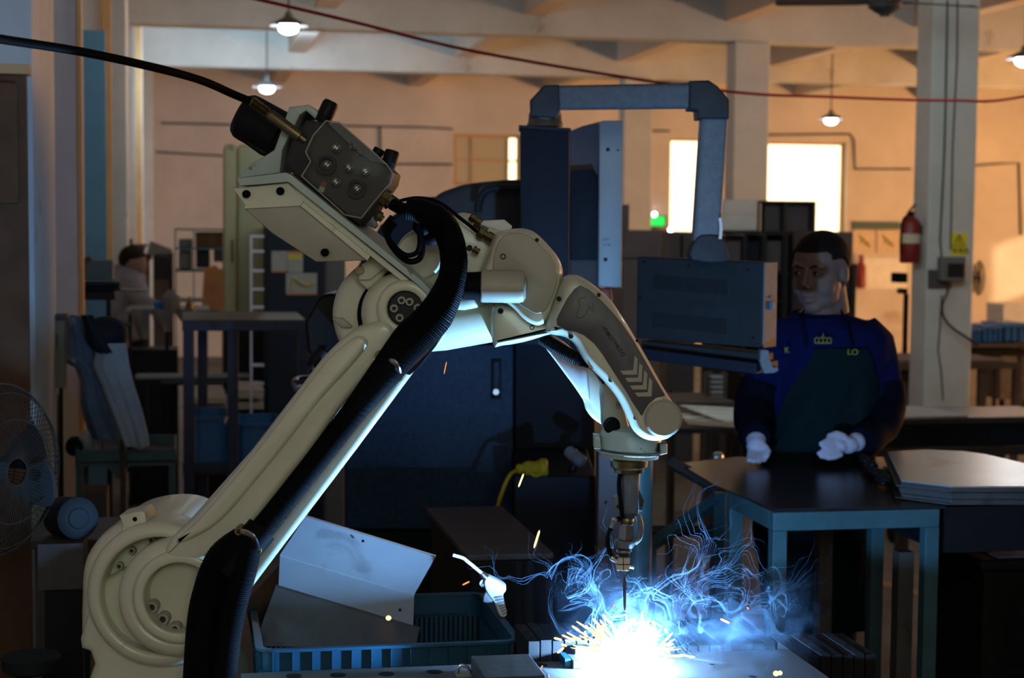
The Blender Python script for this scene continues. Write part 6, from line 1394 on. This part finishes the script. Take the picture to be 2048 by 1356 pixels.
# blue frame table with bins
t = RT('blue_frame_table', 'deep blue steel frame table left of the robot arm', 'table', 500, 7.9)
zt = PR(400, 640, 7.6).z; zb = PR(400, 662, 7.6).z
a = PR(364, 640, 7.6); b_ = PR(612, 640, 7.6)
t.p('top', G().box(a.x, b_.x, 7.6, 8.3, zt - .008, zt), M['steeld']); t.p('front_rail', G().box(a.x, b_.x, 7.6, 7.64, zb, zt - .008), M['bluef'], b=.002)
for px, Y in ((366, 7.6), (455, 7.62), (596, 7.6), (395, 8.26)):
    x = PR(px, 700, Y).x; t.p('leg', G().box(x, x + .048, Y, Y + .045, 0, zb), M['bluef'], b=.002)
t.p('lower_rail', G().box(a.x, b_.x, 7.65, 7.68, .62, .66), M['bluef'])
t.p('lower_deck', G().box(a.x, b_.x, 7.68, 8.2, .60, .62), M['steeld'])
for k, (l, r, t0) in enumerate(((388, 454, 833), (476, 560, 846))):
    t = RT('blue_bin', ['blue plastic bin between the blue table legs', 'blue plastic bin beside the robot arm under the blue table'][k], 'bin', l, 7.72)
    a1 = PR(l, t0, 7.72); b1 = PR(r, t0, 7.72); pr_ = rrect(a1.x, b1.x, 7.70, 8.1, .03)
    g = G(); band(g, a1.x, b1.x, 7.70, 8.1, .03, .008, .625, a1.z); t.p('wall', g, M['bin']); t.p('rim', band(G(), a1.x - .008, b1.x + .008, 7.692, 8.108, .035, .018, a1.z - .014, a1.z), M['bin'], b=.002)
    t.p('bottom', G().box(a1.x + .005, b1.x - .005, 7.705, 8.095, .622, .632), M['bin'])
t = RT('board_pile', 'pale boards stacked behind the blue table legs', 'board pile', 450, 8.8)
for k, (l, t0, r, b0) in enumerate(((389, 796, 452, 806), (392, 808, 528, 818), (470, 780, 528, 796))): t.p('board', rb(l, t0, r, b0, 8.8 + .02 * k, .5), M['brownp'])
t.p('base', rb(386, 818, 532, 900, 8.85, .45, 0), M['blackp'])
t = RT('steel_section', 'two grey steel sections lying across the left background', 'steel', 300, 9.4)
t.p('section', rb(270, 750, 500, 758, 9.4, .1), M['pendl'], b=.01); t.p('section', rb(320, 762, 470, 770, 9.35, .1), M['pend'], b=.01)
for l in (290, 470): t.p('trestle', rb(l, 770, l + 8, 900, 9.4, .06, 0), M['blackp'])
t = T('handrail', 'bent chrome rail behind the robot lower arm', 'rail', PV(600, 780, 5.6)); 
t.p('rail', G().tube(cr([PV(640, 756, 5.7), PV(600, 756, 5.6), PV(588, 764, 5.6), PV(592, 780, 5.6), PV(606, 812, 5.6), PV(612, 1200, 5.6)], 5, False), .008, 8), M['steel'])
b_ = PV(612, 1200, 5.6); t.p('post', G().tube([b_, (b_.x, b_.y, 0)], .012, 8), M['blackp'])

# ------------------------------------------------------------------ the arc, sparks and smoke
AC = PV(1262, 1322, 2.87)
def wp_(px, py, dy=0): return PV(px, py, AC.y + dy)
t = T('welding_arc', 'blinding blue-white welding arc under the torch tip', 'arc', AC)
t.p('plasma_glare', G().ell(AC + Vector((-.002, 0, .014)), (.050, .014, .036), 24, 14), M['arc'])
t.p('glare_halo', G().ell(AC + Vector((-.002, 0, .016)), (.066, .03, .054), 24, 14), M['arc2'])  # glowing shell painted in for the blue halo of the glare
al = bpy.data.lights.new('arc_light', 'POINT'); al.energy = 95; al.color = (.20, .50, 1.0); al.shadow_soft_size = .013
ao = bpy.data.objects.new('arc_light', al); COL.objects.link(ao); ao.location = AC + Vector((0, 0, .012))
rnd = random.Random(3)
g = G(); c0 = AC + Vector((-.001, 0, .002))
NF = 34
for k in range(NF):
    a = math.pi * (-.22 + 1.44 * k / (NF - 1)) + rnd.uniform(-.05, .05); r = rnd.uniform(.040, .074) * (1.0 + .12 * math.cos(a) ** 2); w_ = rnd.uniform(.0025, .006)
    d = Vector((math.cos(a), rnd.uniform(-.5, .1), math.sin(a))); g.tube([c0 + d * .035, c0 + d * r * .65, c0 + d * r], [w_, w_ * .9, .0006], 5)
g.ell(c0 + Vector((-.062, 0, .006)), (.034, .010, .014), 14, 8); g.ell(c0 + Vector((.022, -.01, -.034)), (.045, .012, .020), 14, 8); g.ell(c0 + Vector((-.045, 0, -.018)), (.04, .010, .012), 14, 8)
t.p('flare', g, M['arc'], sharp=None)
smesh = {}
def spark(p0, p1, r, m, label, group=None):
    key = m.name
    if key not in smesh:
        g = G().tube([(-.5, 0, 0), (-.35, 0, 0), (.35, 0, 0), (.5, 0, 0)], [.5, 1, 1, .35], 6); smesh[key] = mkmesh('spark', g, m, None)
    o = bpy.data.objects.new('spark', smesh[key]); COL.objects.link(o); d = p1 - p0
    o.location = (p0 + p1) / 2; o.rotation_euler = d.to_track_quat('X', 'Z').to_euler(); o.scale = (d.length, r, r)
    tag(o, label, 'spark', group); return o
def sp(a, b_, c, d, rpx=1.8, m='spark', dy=-.03, label=None, grp=None, depth=None):
    y = (depth or AC.y) + dy; return spark(PV(a, b_, y), PV(c, d, y), rpx * y / FPX, M[m], label, grp)
LBL, GRP = 'short white-hot spark flying out of the arc glare', 'sparks spraying around the arc'
for q_ in ((1153, 1243, 1190, 1266), (1190, 1266, 1228, 1293), (1108, 1276, 1124, 1280), (1124, 1270, 1150, 1282), (1134, 1265, 1168, 1284), (1144, 1252, 1160, 1262), (1150, 1258, 1176, 1272),
           (1170, 1262, 1172, 1284), (1180, 1290, 1210, 1256), (1123, 1289, 1134, 1292), (1115, 1306, 1128, 1295), (1206, 1228, 1218, 1246), (1200, 1240, 1226, 1276), (1219, 1242, 1240, 1272), (1284, 1223, 1284, 1268),
           (1299, 1238, 1290, 1266), (1312, 1256, 1304, 1268), (1322, 1258, 1308, 1278), (1345, 1266, 1316, 1296), (1350, 1278, 1320, 1296), (1346, 1288, 1334, 1292), (1330, 1298, 1340, 1308), (1360, 1309, 1390, 1315),
           (1330, 1312, 1366, 1312), (1318, 1330, 1332, 1338), (1324, 1302, 1328, 1312), (1206, 1300, 1234, 1316), (1180, 1286, 1206, 1300), (1190, 1280, 1222, 1298), (1146, 1274, 1162, 1278), (1130, 1280, 1142, 1284), (1252, 1228, 1256, 1262), (1240, 1250, 1250, 1270)):
    sp(*q_, rnd.uniform(1.5, 2.6), 'spark', rnd.uniform(-.09, -.03), LBL, GRP)
for k in range(46):
    left = k % 5 < 3; a = R(rnd.uniform(118, 172) if left else rnd.uniform(8, 72)); r0 = rnd.uniform(50, 82); r1 = r0 + rnd.uniform(10, 42) * (1.25 if left else .8)
    x0, y0, x1, y1 = 1252 + r0 * math.cos(a), 1318 - r0 * math.sin(a) * .9, 1252 + r1 * math.cos(a), 1318 - r1 * math.sin(a) * .85
    sp(x0, y0, x1, y1, rnd.uniform(1.0, 2.0), 'spark', rnd.uniform(-.09, -.03), LBL, GRP)
for q_, r_, m_, lb in (((1047, 948, 1037, 974), 2.0, 'spark', 'lone falling spark below the yellow plug'), ((1079, 1061, 1068, 1096), 2.4, 'spark', 'long lone spark over the dark box'), ((939, 1163, 925, 1170), 1.6, 'spark2', 'dim orange spark left of the blow gun'),
                       ((1441, 1238, 1459, 1246), 2.4, 'spark', 'bright spark in the smoke right of the arc'), ((1494, 1214, 1497, 1219), 1.6, 'spark2', 'tiny ember above the right-hand smoke'), ((1085, 1331, 1080, 1342), 1.6, 'spark2', 'orange spark over the pale metal block'),
                       ((1228, 1209, 1226, 1218), 1.4, 'spark2', 'small orange spark beneath the torch tip'), ((1304, 1241, 1326, 1255), 1.2, 'spark2', 'dim red streak at the upper right of the arc'), ((1329, 1258, 1335, 1266), 3.0, 'spark', 'fat glowing droplet right of the arc')):
    sp(*q_, r_, m_, -.02, lb)
sp(893, 724, 888, 748, .9, 'spark2', -.2, 'faint red spark trace before the navy door')
def blob(px, py, rpx, y, m, label):
    p = PV(px, py, y); o = solo('ember', G().ell(p, (rpx * y / FPX, rpx * y / FPX, rpx * y / FPX * .9), 12, 8), m, label, 'ember')
blob(777, 1236, 5.5, 3.165, M['spark'], 'glowing ember stuck on the folded sheet edge')
blob(1552, 1347, 6, PV(1552, 1347, 2.75).y, M['spark'], 'glowing ember on the plate near the lower edge')
blob(1560, 1346, 5, 2.76, M['spark'], 'second glowing ember touching the one on the plate')
blob(1343, 1322, 5, 2.84, M['spark'], 'hot droplet on the plate just right of the glare')
# smoke: one box of drifting fume
x0 = wp_(1060, 1250).x; x1 = wp_(1640, 1250).x; z0 = ZT + .006; z1 = wp_(1262, 1075).z
g = G().box(x0, x1, AC.y - .085, AC.y + .16, z0, z1)
sm = bpy.data.materials.new('welding_fume'); sm.use_nodes = True; N = sm.node_tree.nodes; L = sm.node_tree.links; N.clear()
out = N.new('ShaderNodeOutputMaterial'); vol = N.new('ShaderNodeVolumeScatter'); vol.inputs['Color'].default_value = (.55, .75, 1, 1); vol.inputs['Anisotropy'].default_value = -.1
L.new(vol.outputs[0], out.inputs['Volume'])
geo = N.new('ShaderNodeNewGeometry')
def vm(op, a, b_=None, sc=None):
    n = N.new('ShaderNodeVectorMath'); n.operation = op; L.new(a, n.inputs[0]) if not isinstance(a, tuple) else None
    if b_ is not None:
        if isinstance(b_, tuple): n.inputs[1].default_value = b_
        else: L.new(b_, n.inputs[1])
    if sc is not None: n.inputs['Scale'].default_value = sc
    return n
def mt(op, a, b_=None, c=None, clamp=False):
    n = N.new('ShaderNodeMath'); n.operation = op; n.use_clamp = clamp
    for i, q in enumerate((a, b_, c)):
        if q is None: continue
        if isinstance(q, (int, float)): n.inputs[i].default_value = q
        else: L.new(q, n.inputs[i])
    return n.outputs[0]
rel = vm('SUBTRACT', geo.outputs['Position'], tuple(AC))
nz1 = N.new('ShaderNodeTexNoise'); nz1.inputs['Scale'].default_value = 9; nz1.inputs['Detail'].default_value = 2; L.new(rel.outputs[0], nz1.inputs['Vector'])
off = vm('SUBTRACT', nz1.outputs['Color'], (.5, .5, .5)); off2 = vm('SCALE', off.outputs[0], sc=.20); wv = vm('ADD', rel.outputs[0], off2.outputs[0])
nz2 = N.new('ShaderNodeTexNoise'); nz2.inputs['Scale'].default_value = 13; nz2.inputs['Detail'].default_value = 3; nz2.inputs['Roughness'].default_value = .45; L.new(wv.outputs[0], nz2.inputs['Vector'])
rid = mt('SUBTRACT', 1.0, mt('MULTIPLY', mt('ABSOLUTE', mt('SUBTRACT', nz2.outputs['Fac'], .5)), 16.0), clamp=True)
rid = mt('POWER', rid, 2.0)
nz3 = N.new('ShaderNodeTexNoise'); nz3.inputs['Scale'].default_value = 6.5; nz3.inputs['Detail'].default_value = 2; L.new(wv.outputs[0], nz3.inputs['Vector'])
big = mt('MULTIPLY', mt('SUBTRACT', nz3.outputs['Fac'], .44), 5.0, clamp=True)
sx = N.new('ShaderNodeSeparateXYZ'); L.new(rel.outputs[0], sx.inputs[0])
def gauss(cx, cz, sx_, sz_, amp):
    a = mt('DIVIDE', mt('SUBTRACT', sx.outputs['X'], cx), sx_); b_ = mt('DIVIDE', mt('SUBTRACT', sx.outputs['Z'], cz), sz_)
    return mt('MULTIPLY', mt('EXPONENT', mt('MULTIPLY', mt('ADD', mt('MULTIPLY', a, a), mt('MULTIPLY', b_, b_)), -1.0)), amp)
env = mt('ADD', mt('ADD', gauss(-.015, .06, .075, .060, 1.0), gauss(.10, .055, .10, .035, .75)), mt('ADD', gauss(.19, .075, .08, .06, 1.3), gauss(-.08, .10, .045, .045, .8)))
yy = mt('DIVIDE', sx.outputs['Y'], .09); env = mt('MULTIPLY', env, mt('EXPONENT', mt('MULTIPLY', mt('MULTIPLY', yy, yy), -1.0)))
dens = mt('MULTIPLY', mt('MULTIPLY', env, mt('ADD', mt('MULTIPLY', rid, 1.0), .04)), mt('ADD', big, .05))
dens = mt('MULTIPLY', dens, 2.2); L.new(dens, vol.inputs['Density'])
so_ = solo('welding_fume', g, sm, 'blue-lit wisps of welding fume drifting above the arc', 'smoke', kind='stuff', sharp=None)

fm = bpy.data.materials.new('fume_sheet'); fm.use_nodes = True; N = fm.node_tree.nodes; L = fm.node_tree.links; N.clear()
out = N.new('ShaderNodeOutputMaterial'); tr = N.new('ShaderNodeBsdfTransparent'); df = N.new('ShaderNodeBsdfDiffuse'); tl_ = N.new('ShaderNodeBsdfTranslucent')
for q in (df, tl_): q.inputs['Color'].default_value = (.50, .72, 1, 1)
ad = N.new('ShaderNodeAddShader'); L.new(df.outputs[0], ad.inputs[0]); L.new(tl_.outputs[0], ad.inputs[1])
mx = N.new('ShaderNodeMixShader'); lw = N.new('ShaderNodeLayerWeight'); lw.inputs['Blend'].default_value = .5
geo = N.new('ShaderNodeNewGeometry'); nz = N.new('ShaderNodeTexNoise'); nz.inputs['Scale'].default_value = 34; nz.inputs['Detail'].default_value = 3; L.new(geo.outputs['Position'], nz.inputs['Vector'])
at = N.new('ShaderNodeAttribute'); at.attribute_name = 'fade'
f = mt('MULTIPLY', at.outputs['Fac'], .018)
L.new(f, mx.inputs[0]); L.new(tr.outputs[0], mx.inputs[1]); L.new(ad.outputs[0], mx.inputs[2]); L.new(mx.outputs[0], out.inputs['Surface'])
def pot(p): return noise.noise_vector(p * 11.0) + .45 * noise.noise_vector(p * 26.0 + Vector((7, 3, 1)))
def curl(p, e=.004):
    dx = (pot(p + Vector((e, 0, 0))) - pot(p - Vector((e, 0, 0)))) / (2 * e); dy = (pot(p + Vector((0, e, 0))) - pot(p - Vector((0, e, 0)))) / (2 * e); dz = (pot(p + Vector((0, 0, e))) - pot(p - Vector((0, 0, e)))) / (2 * e)
    return Vector((dy.z - dz.y, dz.x - dx.z, dx.y - dy.x)) / 11.0
verts, faces, fade = [], [], []
rs = random.Random(11)
SPEC = [(1262, 1255, (.0, 1.0), 9), (1215, 1235, (-.45, .9), 7), (1185, 1200, (-.7, .45), 4), (1320, 1245, (.9, .30), 6), (1380, 1235, (1.0, .25), 6), (1450, 1225, (.6, .7), 6), (1430, 1180, (.3, 1.0), 4), (1530, 1190, (.4, .7), 2)]
for px, py, dr, cnt in SPEC:
    for k in range(cnt):
        st0 = wp_(px + rs.uniform(-34, 34), py + rs.uniform(-20, 26), rs.uniform(-.04, .08)); a = rs.uniform(0, math.pi); u0 = Vector((math.cos(a), .3, math.sin(a))).normalized() * rs.uniform(.0012, .0030)
        w0 = rs.uniform(.35, 1.0); ns = rs.choice((5, 7, 9)); nv = rs.choice((18, 26, 34))
        for b_ in range(ns):
            p = st0 + u0 * (b_ - ns / 2); line = [p.copy()]
            for i in range(nv):
                p = p + (curl(p) * .85 + Vector((dr[0], 0, dr[1])) * .5) * .0045; p.z = max(p.z, ZT + .012); line.append(p.copy())
            base = len(verts); n_ = len(line); rr = rs.uniform(.0003, .0008)
            for i, q in enumerate(line):
                for c in range(3): verts.append((q.x + rr * math.cos(2.1 * c), q.y + rr * math.sin(4.2 * c) * .5, q.z + rr * math.sin(2.1 * c))); fade.append(w0 * math.sin(math.pi * (i + .5) / n_) * (.4 + .6 * math.sin(math.pi * (b_ + .5) / ns)))
            faces += [(base + i * 3 + c, base + i * 3 + (c + 1) % 3, base + (i + 1) * 3 + (c + 1) % 3, base + (i + 1) * 3 + c) for i in range(n_ - 1) for c in range(3)]
g = G(); g.v = verts; g.f = faces
me = bpy.data.meshes.new('wisps'); me.from_pydata(verts, [], faces); me.materials.append(fm); me.polygons.foreach_set('use_smooth', [True] * len(me.polygons))
ta = me.attributes.new('fade', 'FLOAT', 'POINT'); ta.data.foreach_set('value', fade)
wo_ = bpy.data.objects.new('wisps', me); COL.objects.link(wo_); wo_.parent = so_; wo_.matrix_parent_inverse = so_.matrix_basis.inverted(); wo_['kind'] = 'stuff'
